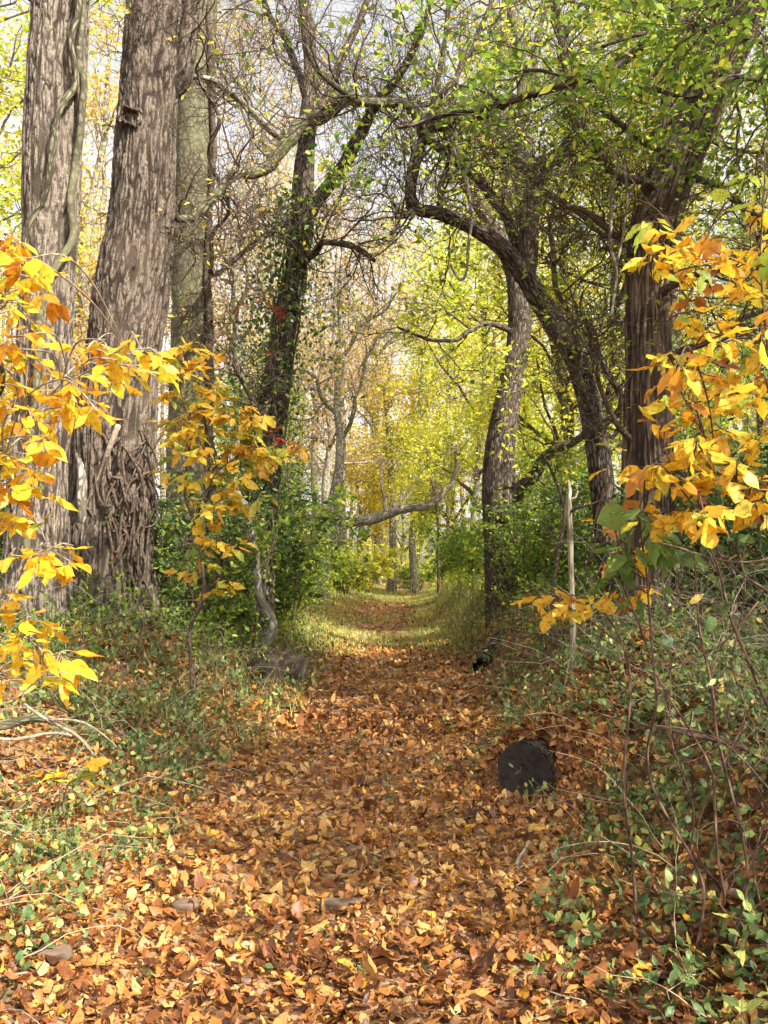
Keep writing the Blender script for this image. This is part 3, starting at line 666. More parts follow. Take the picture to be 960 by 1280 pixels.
# --- ivy-clad leaning tree, left of the path
t4 = base_empty('tree', at(325, 740, 13), 'dark leaning tree left of the path, its crooked bare limbs arching over')
P, R = main_trunk(t4, [(318, 770, 46), (322, 700, 38), (330, 620, 34), (338, 540, 32), (348, 450, 32), (360, 380, 30), (372, 310, 28), (378, 240, 27), (384, 160, 22), (388, 80, 18), (380, 0, 15), (372, -100, 12)], 13, M['bark_dark'], 40, .05, lump_disp(.12, 4), 11)
L4 = []
for s_, (pts, mt) in enumerate([([(376, 285, 18), (400, 245, 18), (424, 208, 17, -.4), (445, 170, 16, -.8), (462, 138, 14, -1.2), (492, 105, 11, -1.6), (520, 60, 9, -2), (540, 0, 7, -2.2)], 'bark_dark'),
        ([(374, 335, 9), (398, 308, 9, -.5), (425, 306, 8, -.9), (448, 314, 7, -1.2), (465, 325, 5, -1.4)], 'bark_dark'),
        ([(370, 262, 9), (345, 285, 8, -.6), (312, 312, 7, -1), (286, 330, 6, -1.4), (262, 342, 5, -1.8)], 'bark_dark'),
        ([(384, 150, 18), (362, 172, 18, -.6), (345, 196, 17, -1.2), (322, 214, 15, -1.6), (298, 216, 14, -2), (280, 236, 12, -2.4), (248, 262, 10, -2.8), (222, 276, 9, -3)], 'bark_mossy'),
        ([(384, 150, 17), (410, 138, 17, -.6), (440, 128, 15, -1.2), (470, 122, 13, -1.6), (492, 128, 12, -2)], 'bark_mossy'),
        ([(350, 172, 9, -1), (318, 140, 9, -1.4), (285, 108, 8, -2), (250, 96, 7, -2.5), (215, 78, 5, -3)], 'bark_pale'),
        ([(384, 175, 14), (408, 120, 12, .5), (432, 60, 10, .8), (455, 0, 8, 1), (470, -60, 6, 1)], 'bark_dark'),
        ([(384, 130, 10), (365, 70, 9, .4), (340, 25, 8, .6), (322, -30, 6, .8)], 'bark_dark'),
        ([(352, 470, 9), (338, 500, 8, -.6), (322, 515, 7, -1), (290, 455, 5, -1.4)], 'bark_dark'),
        ([(262, 342, 6, -1.8), (270, 290, 5, -2), (282, 250, 5, -2.2), (262, 200, 5, -2.4), (270, 150, 5, -2.6), (245, 90, 4, -2.8), (243, 20, 6, -3), (262, -20, 6, -3)], 'bark_dark')]):
    L4.append(limb(t4, pts, 13, M[mt], s_ + 20))
r = rng(45); m = MB(); tips = []
for (a_, b_) in L4: tips.append(ramify(r, m, a_, b_, 13, 1.5, 7, .8, 4, .42, .3, 0.03, rmax=.016))
tips.append(ramify(r, m, P[len(P)//2:], R[len(R)//2:], 12, 1.6, 6, .8, 4, .4, rmax=.02))
m.build('twigs', M['twig'], t4)
m = MB(); twig_leaves(r, m, np.concatenate(tips), 2, .07, T_SIMPLE, .04, frac=.10); m.build('crown', M['lf_gold'], t4)
# ivy on it
iv = base_empty('ivy', at(318, 745, 12.9), 'dark green ivy wrapping the leaning tree left of the path', 'ivy')
m = MB(); st = MB(); n = 8000; k = (r.uniform(0, .62, n) * (len(P) - 1)).astype(int); d = nrm(r.normal(size=(n, 3)) * np.array([1, 1, .35]))
thick = .25 + .95 * np.exp(-((k / len(P) - .42) / .14) ** 2)
p = P[k] + d * (R[k][:, None] * .9 + np.abs(r.normal(0, 1, (n, 1))) * thick[:, None] * .55) + np.array([-.12, 0, 0])
leaves(m, p, nrm(r.normal(size=(n, 3)) + np.array([0, 0, -.8])), nrm(d + np.array([0, -.2, .4])), r.uniform(.05, .10, n), T_SIMPLE, r)
m.build('leaves', M['lf_dark'], iv)
for q in range(7):
    k0 = int(r.integers(4, 12)); idx = np.linspace(k0, int(len(P) * .58), 26).astype(int); ang = r.uniform(0, 6.28) + np.cumsum(r.normal(0, .25, 26))
    tubes(st, P[idx] + np.stack([np.cos(ang), np.sin(ang), ang * 0], -1) * (R[idx][:, None] * 1.12 + .02), np.full(26, .013), 6, seed=q)
st.build('stem', M['twig'], iv)

# --- sinuous vine stem rising from the logs
v = base_empty('twisted_vine', at(325, 815, 11.7), 'thick snaking woody vine rising behind the two cut logs', 'vine')
limb(v, [(318, 822, 13), (330, 805, 13), (337, 785, 13), (333, 765, 12), (325, 742, 12), (324, 715, 11), (322, 690, 11), (314, 665, 11), (306, 640, 11), (298, 620, 9), (292, 590, 8), (300, 540, 7)], 11.8, M['bark_pale'], 33, 14, .03, name='stem')

# --- crooked tree right of the path (tree B)
tB = base_empty('tree', at(770, 770, 11), 'great crooked dark tree right of the path, its limb bent like an elbow overhead')
P, R = main_trunk(tB, [(772, 790, 41.8), (766, 720, 35.6), (757, 650, 32.6), (750, 580, 31.0), (738, 510, 29.4), (722, 455, 29.4), (698, 412, 28.7), (672, 372, 27.9), (652, 338, 26.3), (626, 308, 23.2), (588, 283, 20.2), (552, 268, 19.4), (524, 262, 17.1), (513, 246, 17.1), (516, 215, 17.1), (526, 180, 15.5), (536, 156, 12.4), (546, 110, 9.3), (556, 50, 7.7), (562, -10, 9), (566, -80, 7)], 11, M['bark_dark'], 60, .03, furrow_disp(.012, 20, .18, 2.6), 13)
LB = []
for s_, (pts, mt) in enumerate([([(656, 350, 28), (660, 310, 27), (664, 270, 26), (667, 235, 26), (664, 208, 25)], 'bark_dark'),
        ([(664, 212, 25), (690, 200, 22, -.2), (712, 178, 20, -.3), (722, 150, 19, -.4), (715, 118, 17, -.4), (706, 88, 14, -.3), (708, 55, 13, -.2), (698, 20, 12), (684, -20, 11), (676, -80, 9)], 'bark_dark'),
        ([(664, 212, 24), (646, 190, 21, .2), (638, 165, 20, .3), (622, 142, 18, .4), (596, 130, 16, .5), (566, 134, 14, .4), (540, 150, 13, .1)], 'bark_pale'),
        ([(655, 330, 14), (644, 295, 14, .2), (625, 258, 13, .4), (602, 226, 13, .6), (576, 200, 12, .7), (548, 178, 12, .4), (532, 170, 12, 0)], 'bark_dark'),
        ([(524, 262, 9), (510, 268, 8, -.2), (496, 270, 5, -.4)], 'bark_dark'),
        ([(530, 168, 15), (515, 145, 13, -.3), (498, 132, 12, -.5), (470, 130, 11, -.8), (440, 122, 9, -1.1), (405, 95, 7, -1.4), (380, 60, 5, -1.6)], 'bark_mossy'),
        ([(548, 262, 9), (553, 235, 9), (560, 205, 8), (556, 175, 7)], 'bark_dark'),
        ([(536, 158, 16), (560, 152, 14, -.4), (600, 145, 12, -.9), (640, 130, 11, -1.3), (680, 112, 10, -1.7), (720, 102, 9, -2)], 'bark_dark'),
        ([(674, 240, 9), (700, 250, 8, -.6), (735, 285, 7, -1), (765, 300, 5, -1.3), (800, 305, 4, -1.6)], 'bark_dark'),
        ([(735, 500, 8), (720, 440, 8, -.5), (705, 385, 7, -.8), (688, 300, 7, -1), (700, 250, 5, -1.2)], 'bark_mossy'),
        ([(745, 540, 10), (775, 500, 9, -.4), (745, 445, 8, -.7), (735, 400, 7, -.9)], 'bark_dark'),
        ([(552, 120, 9), (580, 75, 8, .4), (600, 40, 7, .7), (618, -10, 6, 1)], 'bark_dark')]):
    LB.append(limb(tB, pts, 11, M[mt], s_ + 40, 18))
r = rng(46); m = MB(); tips = []
for (a_, b_) in LB: tips.append(ramify(r, m, a_, b_, 11, 1.5, 7, .8, 4, .42, .3, .03, rmax=.016))
tips.append(ramify(r, m, P[len(P)//2:], R[len(R)//2:], 9, 1.3, 6, .65, 4, .35, rmax=.018))
m.build('twigs', M['twig'], tB)
m = MB(); twig_leaves(r, m, np.concatenate(tips), 4, .085, T_SIMPLE, .06, frac=.24); m.build('crown', M['lf_green'], tB)

# --- tree A, right edge of the path
tA = base_empty('tree', at(628, 765, 15), 'upright dark tree on the right bank with a forked side branch and blue paint spot')
P, R = main_trunk(tA, [(632, 785, 50), (630, 740, 46), (627, 680, 44.5), (625, 610, 43.7), (626, 560, 38.6), (634, 505, 33.6), (645, 450, 31.9), (650, 400, 30.2), (646, 350, 26.9), (632, 312, 23.5), (606, 270, 18.5), (585, 235, 15.1), (570, 190, 11.8), (562, 120, 9.2)], 15, M['bark_dark'], 60, .045, furrow_disp(.014, 18, .2, 2.6, .03), 17)
LA = []
for s_, pts in enumerate([[(648, 370, 24), (655, 300, 22, .4), (656, 220, 20, .7), (655, 140, 18, 1), (648, 60, 16, 1.2), (640, -20, 13, 1.4), (636, -100, 10, 1.4)],
        [(636, 640, 24), (652, 612, 18, -.2), (668, 588, 16, -.4), (690, 566, 14, -.7), (722, 552, 10, -1), (750, 520, 7, -1.3), (765, 470, 5, -1.5)],
        [(645, 418, 8), (615, 407, 7, -.5), (588, 412, 6, -.9), (560, 424, 5, -1.2), (528, 425, 4, -1.5), (500, 410, 3, -1.7)],
        [(650, 150, 9, 1), (665, 100, 8, 1.2), (672, 40, 7, 1.4), (690, -10, 6, 1.5)]]):
    LA.append(limb(tA, pts, 15, M['bark_dark'] if s_ else M['bark_mossy'], s_ + 60, 16))
r = rng(47); m = MB(); tips = []
for (a_, b_) in LA: tips.append(ramify(r, m, a_, b_, 9, 1.7, 6, .8, 4, .4, .25, .01, rmax=.02))
tips.append(ramify(r, m, P[len(P)//2:], R[len(R)//2:], 16, 1.9, 6, .8, 4, .4, rmax=.02))
m.build('twigs', M['twig'], tA)
m = MB(); twig_leaves(r, m, np.concatenate(tips), 5, .10, T_SIMPLE, .08, frac=.6); m.build('crown', M['lf_ygreen'], tA)
pc = at(628, 670, 14.62); a = np.linspace(0, 2 * math.pi, 16, endpoint=False); rad = np.where(np.arange(16) % 2 == 0, .11, .055) * r.uniform(.7, 1.2, 16)
m = MB(); V = np.concatenate([np.stack([pc[0] + np.cos(a) * rad * .8, pc[1] + .18 * (np.cos(a) * rad * 2) ** 2 + dy + 0 * a, pc[2] + np.sin(a) * rad], -1) for dy in (0, .12)]); m.add(V, np.array([[q, (q + 1) % 16, 16 + (q + 1) % 16, 16 + q] for q in range(16)])); m.F.append(np.arange(16)[None]); m.build('paint_mark', M['paint'], part_of(tA, 'trunk'), False)

# --- shaggy cedar, right
tC = base_empty('tree', at(815, 770, 9), 'thick shaggy reddish-brown cedar trunk bending right, behind the orange leaves')
P, R = main_trunk(tC, [(815, 800, 92), (815, 720, 72), (815, 620, 66), (812, 500, 62), (810, 400, 60), (814, 310, 62), (832, 240, 64), (864, 165, 64), (900, 80, 62), (938, -10, 60), (980, -110, 56), (1010, -220, 50)], 9, M['bark_cedar'], 130, .03, furrow_disp(.03, 26, .06, 2.2, .25), 19)
LC = [limb(tC, pts, 9, M['twig'], s_ + 70, 10) for s_, pts in enumerate([
    [(820, 470, 12), (850, 440, 10, -.3), (885, 425, 8, -.5), (930, 400, 6, -.7), (980, 390, 5, -.9)],
    [(812, 380, 12), (845, 352, 10, -.4), (900, 340, 8, -.7), (960, 330, 6, -.9)],
    [(845, 215, 12), (885, 225, 10, -.4), (925, 250, 8, -.6), (965, 290, 6, -.8)],
    [(830, 245, 12), (790, 225, 10, -.4), (755, 200, 8, -.7), (735, 165, 6, -.9), (728, 150, 5, -1)],
    [(850, 190, 10), (800, 175, 9, -.4), (770, 150, 8, -.6), (745, 130, 6, -.8)],
    [(812, 330, 10), (775, 300, 8, -.3), (740, 270, 7, -.5), (705, 262, 5, -.7)],
    [(800, 560, 8), (770, 520, 7, -.2), (745, 455, 6, -.4), (738, 410, 5, -.6)]])]
r = rng(48); m = MB(); tips = []
for (a_, b_) in LC: tips.append(ramify(r, m, a_, b_, 11, .95, 7, .5, 4, .28, .28, 0, rmax=.012, r3=.0028))
tips.append(ramify(r, m, P[len(P)//3:], R[len(R)//3:], 30, 1.1, 6, .55, 4, .3, rmax=.012, r3=.003))
m.build('twigs', M['twig'], tC)
m = MB(); twig_leaves(r, m, np.concatenate(tips), 3, .06, T_SIMPLE, .04, frac=.15); m.build('crown', M['lf_green'], tC)
tC2 = base_empty('tree', at(786, 770, 10.4), 'narrow dark cedar trunk close behind the thick shaggy one')
P, R = main_trunk(tC2, [(784, 790, 34), (786, 700, 28), (788, 600, 26), (792, 480, 24), (800, 360, 22), (818, 250, 20), (835, 120, 18), (845, 0, 14)], 10.4, M['bark_cedar'], 40, .05, furrow_disp(.014, 22, .06, 2.2), 23)

# --- overhanging tree from the right, its trunk just out of the picture
tE = base_empty('tree', (4.7, 7.2, 0), 'green-leaved tree reaching in from the upper right with long dark overhead boughs')
m = MB(); P, R = resample(np.array([[4.7, 7.2, hz(4.7, 7.2) - .25], [4.65, 7.2, 2.5], [4.5, 7.3, 5], [4.6, 7.5, 8], [4.7, 7.6, 11]]), np.array([.26, .22, .19, .15, .07]), .06); tubes(m, P, R, 50, 3, disp=furrow_disp(.014, 18, .2)); m.build('trunk', M['bark_dark'], tE)
LE = [limb(tE, pts, 7.2, M['bark_dark'], s_ + 80, 16) for s_, pts in enumerate([
    [(1190, -160, 30), (1010, -70, 22, -.1), (890, 2, 18, -.1), (832, 44, 17, -.1), (788, 78, 15), (752, 96, 13), (700, 104, 11), (640, 122, 9, .2), (588, 140, 7, .3), (540, 146, 6, .4), (490, 160, 4, .4)],
    [(1180, 150, 20), (1060, 118, 13), (960, 108, 9), (905, 107, 9, -.1), (872, 118, 8, -.2), (830, 108, 7, -.2), (780, 104, 6, -.2), (730, 98, 5, -.1), (650, 96, 4)],
    [(1180, 60, 18), (1040, 62, 10), (950, 52, 7), (880, 42, 6), (820, 42, 5), (760, 60, 4)],
    [(1180, -60, 20, .6), (1050, -120, 16, .9), (900, -160, 12, 1.3), (780, -180, 9, 1.6), (700, -170, 6, 1.9)],
    [(1190, 40, 20, -.3), (1090, -20, 15, -.9), (1000, -60, 12, -1.4), (900, -120, 8, -1.9)]])]
r = rng(49); m = MB(); tips = []
for (a_, b_) in LE: tips.append(ramify(r, m, a_, b_, 13, 1.3, 6, .6, 4, .32, .24, 0, rmax=.014, r3=.0028))
tips.append(ramify(r, m, P[len(P)//3:], R[len(R)//3:], 22, 2.4, 7, 1.0, 4, .45, rmax=.03))
m.build('twigs', M['twig'], tE)
m = MB(); T = np.concatenate(tips); far_enough = T[T[:, 0, 1] > 4.5]; twig_leaves(r, m, far_enough, 8, .075, T_OVS, .08, frac=.75); m.build('crown', M['lf_green'], tE)

# --- slender grey tree, middle distance
t5 = base_empty('tree', at(399, 735, 26), 'slender grey trunk leaning right beside the pale arching dead tree')
P, R = main_trunk(t5, [(398, 745, 18), (402, 710, 15), (409, 670, 14), (417, 625, 14), (424, 585, 12), (425, 545, 10), (421, 500, 9), (428, 440, 8), (424, 370, 6), (430, 300, 4)], 26, M['bark_pale'], 24, .1, lump_disp(.08, 2), 29)
LL = [limb(t5, p_, 26, M['bark_mossy'], s_, 8, .1) for s_, p_ in enumerate([[(424, 560, 7), (440, 520, 5), (452, 470, 4), (470, 420, 3)], [(422, 520, 6), (405, 500, 5), (390, 470, 4), (372, 450, 3)], [(427, 450, 5), (450, 410, 4), (480, 390, 3), (505, 350, 2)]])]
r = rng(50); m = MB(); tips = [ramify(r, m, a_, b_, 8, 2.2, 6, 1.1, 4, .6, .3, 0, rmax=.03, r3=.006) for a_, b_ in LL + [(P[len(P)//3:], R[len(R)//3:])]]; m.build('twigs', M['twig_pale'], t5)
m = MB(); twig_leaves(r, m, np.concatenate(tips), 3, .13, T_SIMPLE, .1, frac=.3); m.build('crown', M['lf_gold'], t5)

# --- arching dead tree over the far path
t6 = base_empty('tree', at(404, 735, 28), 'bleached dead tree arching low over the far end of the path')
P, R = main_trunk(t6, [(402, 750, 17.0), (404, 715, 16.1), (409, 688, 16.1), (417, 668, 15.3), (428, 655, 14.4), (446, 651, 13.6), (466, 649, 13.6), (484, 642, 12.8), (505, 636, 11.0), (528, 632, 10.2), (546, 625, 9.3)], 28, M['bark_pale'], 30, .08, lump_disp(.1, 2.5), 31)
LL = [limb(t6, p_, 28, M['bark_dead'], s_, 10, .08) for s_, p_ in enumerate([[(500, 637, 11.5), (528, 632, 10.8), (546, 625, 10), (557, 614, 9), (565, 598, 8), (571, 580, 6), (570, 555, 4)], [(548, 624, 6), (544, 612, 5), (542, 604, 2)], [(482, 641, 7), (479, 622, 5), (476, 600, 4), (478, 575, 2)], [(490, 640, 6), (500, 628, 5), (503, 614, 2)], [(565, 598, 5), (574, 592, 4), (582, 590, 2)]])]
r = rng(51); m = MB(); [ramify(r, m, a_, b_, 5, .8, 4, .5, 3, .3, .35, .02, rmax=.02, r3=.006) for a_, b_ in LL]; m.build('twigs', M['bark_dead'], t6)

# --- two far trunks and the low wooden rail between them
for s_, (pts, Y, lb) in enumerate([([(489, 748, 15), (490, 728, 12), (491, 700, 10), (491, 670, 9), (490, 630, 8), (487, 560, 7), (480, 480, 5)], 42, 'grey straight trunk at the far end of the path, left of the rail'),
                                   ([(520, 746, 12), (517, 725, 9), (516, 700, 9), (515, 672, 8), (519, 640, 7), (526, 590, 6), (524, 520, 5), (530, 440, 4)], 41, 'pale spotted trunk at the far end of the path, right of the rail')]):
    t7 = base_empty('tree', at(pts[0][0], pts[0][1], Y), lb)
    P, R = main_trunk(t7, pts, Y, M['bark_pale'], 16, .15, lump_disp(.08, 2), 33 + s_)
    m = MB(); q = ramify(r, m, P[len(P)//4:], R[len(R)//4:], 16, 3, 6, 1.4, 4, .8, .25, .02, rmax=.04, r3=.008); m.build('twigs', M['twig_pale'], t7)
    m = MB(); twig_leaves(r, m, q, 8, .2, T_SIMPLE, .2, frac=.85); m.build('crown', M['lf_ygreen' if s_ else 'lf_gold'], t7)
def boxm(m, c, sx, sy, sz, rz=0):
    V = np.array([[x, y, z] for x in (-.5, .5) for y in (-.5, .5) for z in (-.5, .5)]) * np.array([sx, sy, sz]); cc, ss = math.cos(rz), math.sin(rz)
    V = V @ np.array([[cc, ss, 0], [-ss, cc, 0], [0, 0, 1]]) + np.array(c); m.add(V, np.array([[0, 1, 3, 2], [4, 6, 7, 5], [0, 4, 5, 1], [2, 3, 7, 6], [0, 2, 6, 4], [1, 5, 7, 3]]))
c = at(503, 733, 40.5); g = hz(c[0], c[1])
rail = empty('wooden_rail', (c[0], c[1], g), 'low weathered wooden rail between the two farthest trunks', 'rail')
P, R = resample(np.array([[c[0] - .46, c[1], g + .62], [c[0], c[1], g + .60], [c[0] + .46, c[1], g + .63]]), np.array([.045, .05, .045]), .08); m = MB(); tubes(m, P, R, 10, 3, disp=lump_disp(.1, 6)); m.build('bar', M['bark_dead'], rail)
for sx in (-.38, .38):
    P, R = resample(np.array([[c[0] + sx, c[1], g - .15], [c[0] + sx * 1.02, c[1], g + .3], [c[0] + sx, c[1], g + .66]]), np.array([.05, .045, .045]), .08); m = MB(); tubes(m, P, R, 10, 3, disp=lump_disp(.1, 6)); m.build('post', M['bark_pale'], rail)
m = MB(); P, R = resample(np.array([[c[0] - .36, c[1] + .1, g + .3], [c[0] + .36, c[1] + .1, g + .33]]), np.array([.035, .035]), .08); tubes(m, P, R, 8, 4); m.build('bar', M['bark_pale'], rail)

# --- dead pale pole and thin dark saplings
t8 = base_empty('dead_sapling', at(716, 805, 7.5), 'pale barkless dead sapling upright on the right bank', 'sapling')
P, R = main_trunk(t8, [(716, 815, 8.5), (716, 770, 8), (714, 720, 7), (713, 670, 7), (711, 632, 6.5), (712, 612, 5), (710, 600, 3)], 7.5, M['bark_dead'], 14, .04, lump_disp(.12, 8), 35)
limb(t8, [(713, 640, 4), (722, 633, 4, -.1), (735, 634, 3, -.2), (760, 632, 2, -.3)], 7.5, M['twig'], 3, 6); limb(t8, [(712, 625, 4), (720, 622, 3), (722, 615, 2)], 7.5, M['bark_dead'], 4, 6)
for s_, (pts, Y, lb) in enumerate([([(690, 760, 5), (698, 690, 5), (706, 640, 4), (694, 600, 4), (680, 570, 3)], 9, 'thin dark sapling leaning between the upright dark tree and the pale dead sapling'),
                                   ([(365, 790, 5), (370, 740, 4), (368, 680, 4), (362, 620, 3), (358, 560, 2)], 16, 'thin dark sapling left of the path behind the cut logs'),
                                   ([(548, 760, 4), (548, 700, 4), (547, 650, 3), (540, 600, 3)], 30, 'thin dark sapling right of the far trunks')]):
    t = base_empty('sapling', at(pts[0][0], pts[0][1], Y), lb, 'sapling'); P, R = main_trunk(t, pts, Y, M['twig'], 8, .08, lump_disp(.08, 5), 36 + s_, 'stem')
    m = MB(); q = ramify(r, m, P, R, 8, .045 * Y, 4, .02 * Y, 3, .012 * Y, rmax=.012); m.build('twigs', M['twig'], t); m = MB(); twig_leaves(r, m, q, 5, .006 * Y, T_SIMPLE, .05); m.build('leaves', M['lf_green'], t)

# ------------------------------------------------------------------ logs
def log(name, label, p0, p1, r0, mat, endmat, seed, endname='cut_end'):
    p0 = np.array(p0, float); p1 = np.array(p1, float)
    root = empty(name, ((p0[0] + p1[0]) / 2, (p0[1] + p1[1]) / 2, min(p0[2], p1[2]) - r0), label, 'log')
    P, R = resample(np.array([p0, (p0 + p1) / 2 + np.array([0, 0, .01]), p1]), np.array([r0, r0 * .99, r0 * .97]), .02); m = MB()
    dsp = furrow_disp(.010, 26, .25, 2.4)
    tubes(m, P, R, 80, seed, disp=dsp, cap=False); bark = m.build('bark', mat, root)
    T, U, W = frames(P[None])
    for e, sg in ((0, -1), (-1, 1)):      # a slightly dished, cracked disc with growth rings in relief
        c = P[e]; t, u, w = T[0, e], U[0, e], W[0, e]; m = MB(); nr, na = 26, 80; a = np.arange(na) * 2 * math.pi / na
        rr_ = np.linspace(.02, .965, nr); V = []; G = rng(seed + e)
        wob = 1 + .03 * np.sin(a * 3 + seed) + .015 * np.sin(a * 7)
        for q in rr_:
            hgt = .0012 * math.sin(q * 62 + math.sin(q * 9) * 2) + .012 * (1 - q) * -1 + .004; crack = -.02 * np.exp(-((np.mod(a - 1.1, 6.283) - .0) / .03) ** 2) - .015 * np.exp(-((a - 3.9) / .035) ** 2)
            V.append(c[None] + (u[None] * np.cos(a)[:, None] + w[None] * np.sin(a)[:, None]) * (R[e] * q * (wob if q < .95 else 1))[..., None].reshape(-1, 1) * .985 + t[None] * sg * (hgt + crack)[:, None])
        V = np.array(V); i = np.arange(nr * na).reshape(nr, na); nx = np.roll(i, -1, 1)
        m.add(V.reshape(-1, 3), np.stack([i[:-1], nx[:-1], nx[1:], i[1:]], -1).reshape(-1, 4)); m.F.append(i[0][None].copy()); m.build(endname, endmat, root)
    return root
pe = at(656, 968, 5.75)
log('cut_log', 'dark sawn log poking out of the right bank, its black round end facing the path', pe, pe + np.array([.80, 1.0, .02]), .212, M['bark_log'], M['log_end'], 3)
pe = at(380, 830, 11.0); pe[2] = hz(pe[0], pe[1]) + .17
log('cut_log', 'larger grey-brown log at the left edge of the path, behind the shorter log', pe, pe + np.array([-.46, .12, .10]), .20, M['bark_log2'], M['stump_end'], 5)
pe = at(343, 850, 10.2); pe[2] = hz(pe[0], pe[1]) + .10
log('cut_log', 'shorter log in front of the larger one left of the path, round end showing', pe, pe + np.array([-.26, .28, .08]), .145, M['bark_log2'], M['stump_end'], 8)
# rotten dark log on the right bank
t9 = empty('rotten_log', tuple(at(625, 800, 13)), 'rotten hollow dark log half sunk in the bank below the upright tree', 'log')
P = np.array([[1.30, 12.0, 0], [1.45, 12.45, 0], [1.75, 12.9, 0], [2.05, 13.25, 0]]); R = np.array([.13, .15, .17, .16]); h0 = hz(1.3, 12.0); P[:, 2] = h0 + .10 + (height(P[:, 0], P[:, 1]) - h0) * .5; P, R = resample(P, R, .03)
m = MB(); tubes(m, P, R, 50, 5, disp=furrow_disp(.03, 12, .2, 2), cap=False); m.build('bark', M['bark_dark'], t9)
m = MB(); tubes(m, P[::-1] + np.array([0, 0, .0]), R[::-1] * .72, 40, 6, disp=furrow_disp(.02, 14, .2, 2), cap=False); m.build('hollow', M['log_end'], t9)


# fallen branches, left
def ground_branch(name, label, pts, Y, mat, forks=()):
    root = empty(name, tuple(at(pts[0][0], pts[0][1], Y)), label, 'branch')
    limb(root, pts, Y, mat, 3, 10, .04, name='stem')
    for i_, f in enumerate(forks): limb(root, f, Y, mat, 9 + i_, 8, .04, name='stem')
ground_branch('fallen_branch', 'thick pale fallen branch lying across the left bank at the picture edge', [(-40, 902, 14), (0, 907, 13), (40, 908, 11), (68, 910, 8)], 5.2, M['bark_mossy'])
ground_branch('fallen_branch', 'forked pale stick sloping down the left bank', [(30, 880, 4), (60, 900, 4), (95, 930, 3.5, .1), (120, 955, 3, .2)], 5.0, M['twig_pale'], ([(60, 900, 3), (100, 905, 2.5), (140, 935, 2, .2)],))
ground_branch('fallen_branch', 'long thin pale stick lying below the thick fallen branch', [(-20, 920, 4), (40, 926, 4), (90, 930, 3)], 4.9, M['twig_pale'])
ground_branch('fallen_branch', 'short pale crooked stick standing below the dark sawn log', [(640, 1092, 5), (650, 1070, 6), (658, 1058, 4), (662, 1050, 2)], 4.5, M['bark_dead'])
ground_branch('fallen_branch', 'long brown branch arching over the bank behind the dark sawn log', [(850, 915, 7), (900, 925, 7), (940, 950, 7), (985, 985, 6)], 3.9, M['cane'], ([(860, 918, 5), (820, 912, 4), (780, 905, 3)],))
# pieces of wood / stones on the path
def stone(name, label, px, py, Y, s, cat, mat, seed):
    c = at(px, py, Y); c[2] = hz(c[0], c[1]) + .046; r = rng(seed)
    n, k = 24, 16; th = np.linspace(0, math.pi, k)[:, None]; ph = (np.arange(n) * 2 * math.pi / n)[None]
    D = np.stack([np.sin(th) * np.cos(ph), np.sin(th) * np.sin(ph), np.cos(th) * np.ones_like(ph)], -1)
    D = np.sign(D) * np.abs(D) ** .55; q = D * (1 + .35 * (vnoise(D * 1.7 + seed)[..., None] - .5) + .35 * (vnoise(D * 3.1 + seed)[..., None] - .5) + .2 * (vnoise(D * 5 + seed)[..., None] - .5)); V = q * np.array(s) * .5 + c
    i = np.arange(k * n).reshape(k, n); nx = np.roll(i, -1, 1); m = MB(); m.add(V.reshape(-1, 3), np.stack([i[:-1], i[1:], nx[1:], nx[:-1]], -1).reshape(-1, 4), tc=(V - c).reshape(-1, 3) + seed)
    tag(m.build(name, mat), label, cat)
stone('wood_chunk', 'flat brown piece of wood lying on the path among the leaves', 425, 1122, 4.05, (.20, .07, .05), 'wood piece', M['stone'], 3)
stone('stone', 'grey flat stone among the leaves near the lower left corner', 68, 1196, 3.45, (.12, .08, .05), 'stone', M['stone'], 6)
stone('stone', 'rounded brown stone half buried left of the path centre', 232, 1128, 4.0, (.11, .08, .05), 'stone', M['stone'], 9)

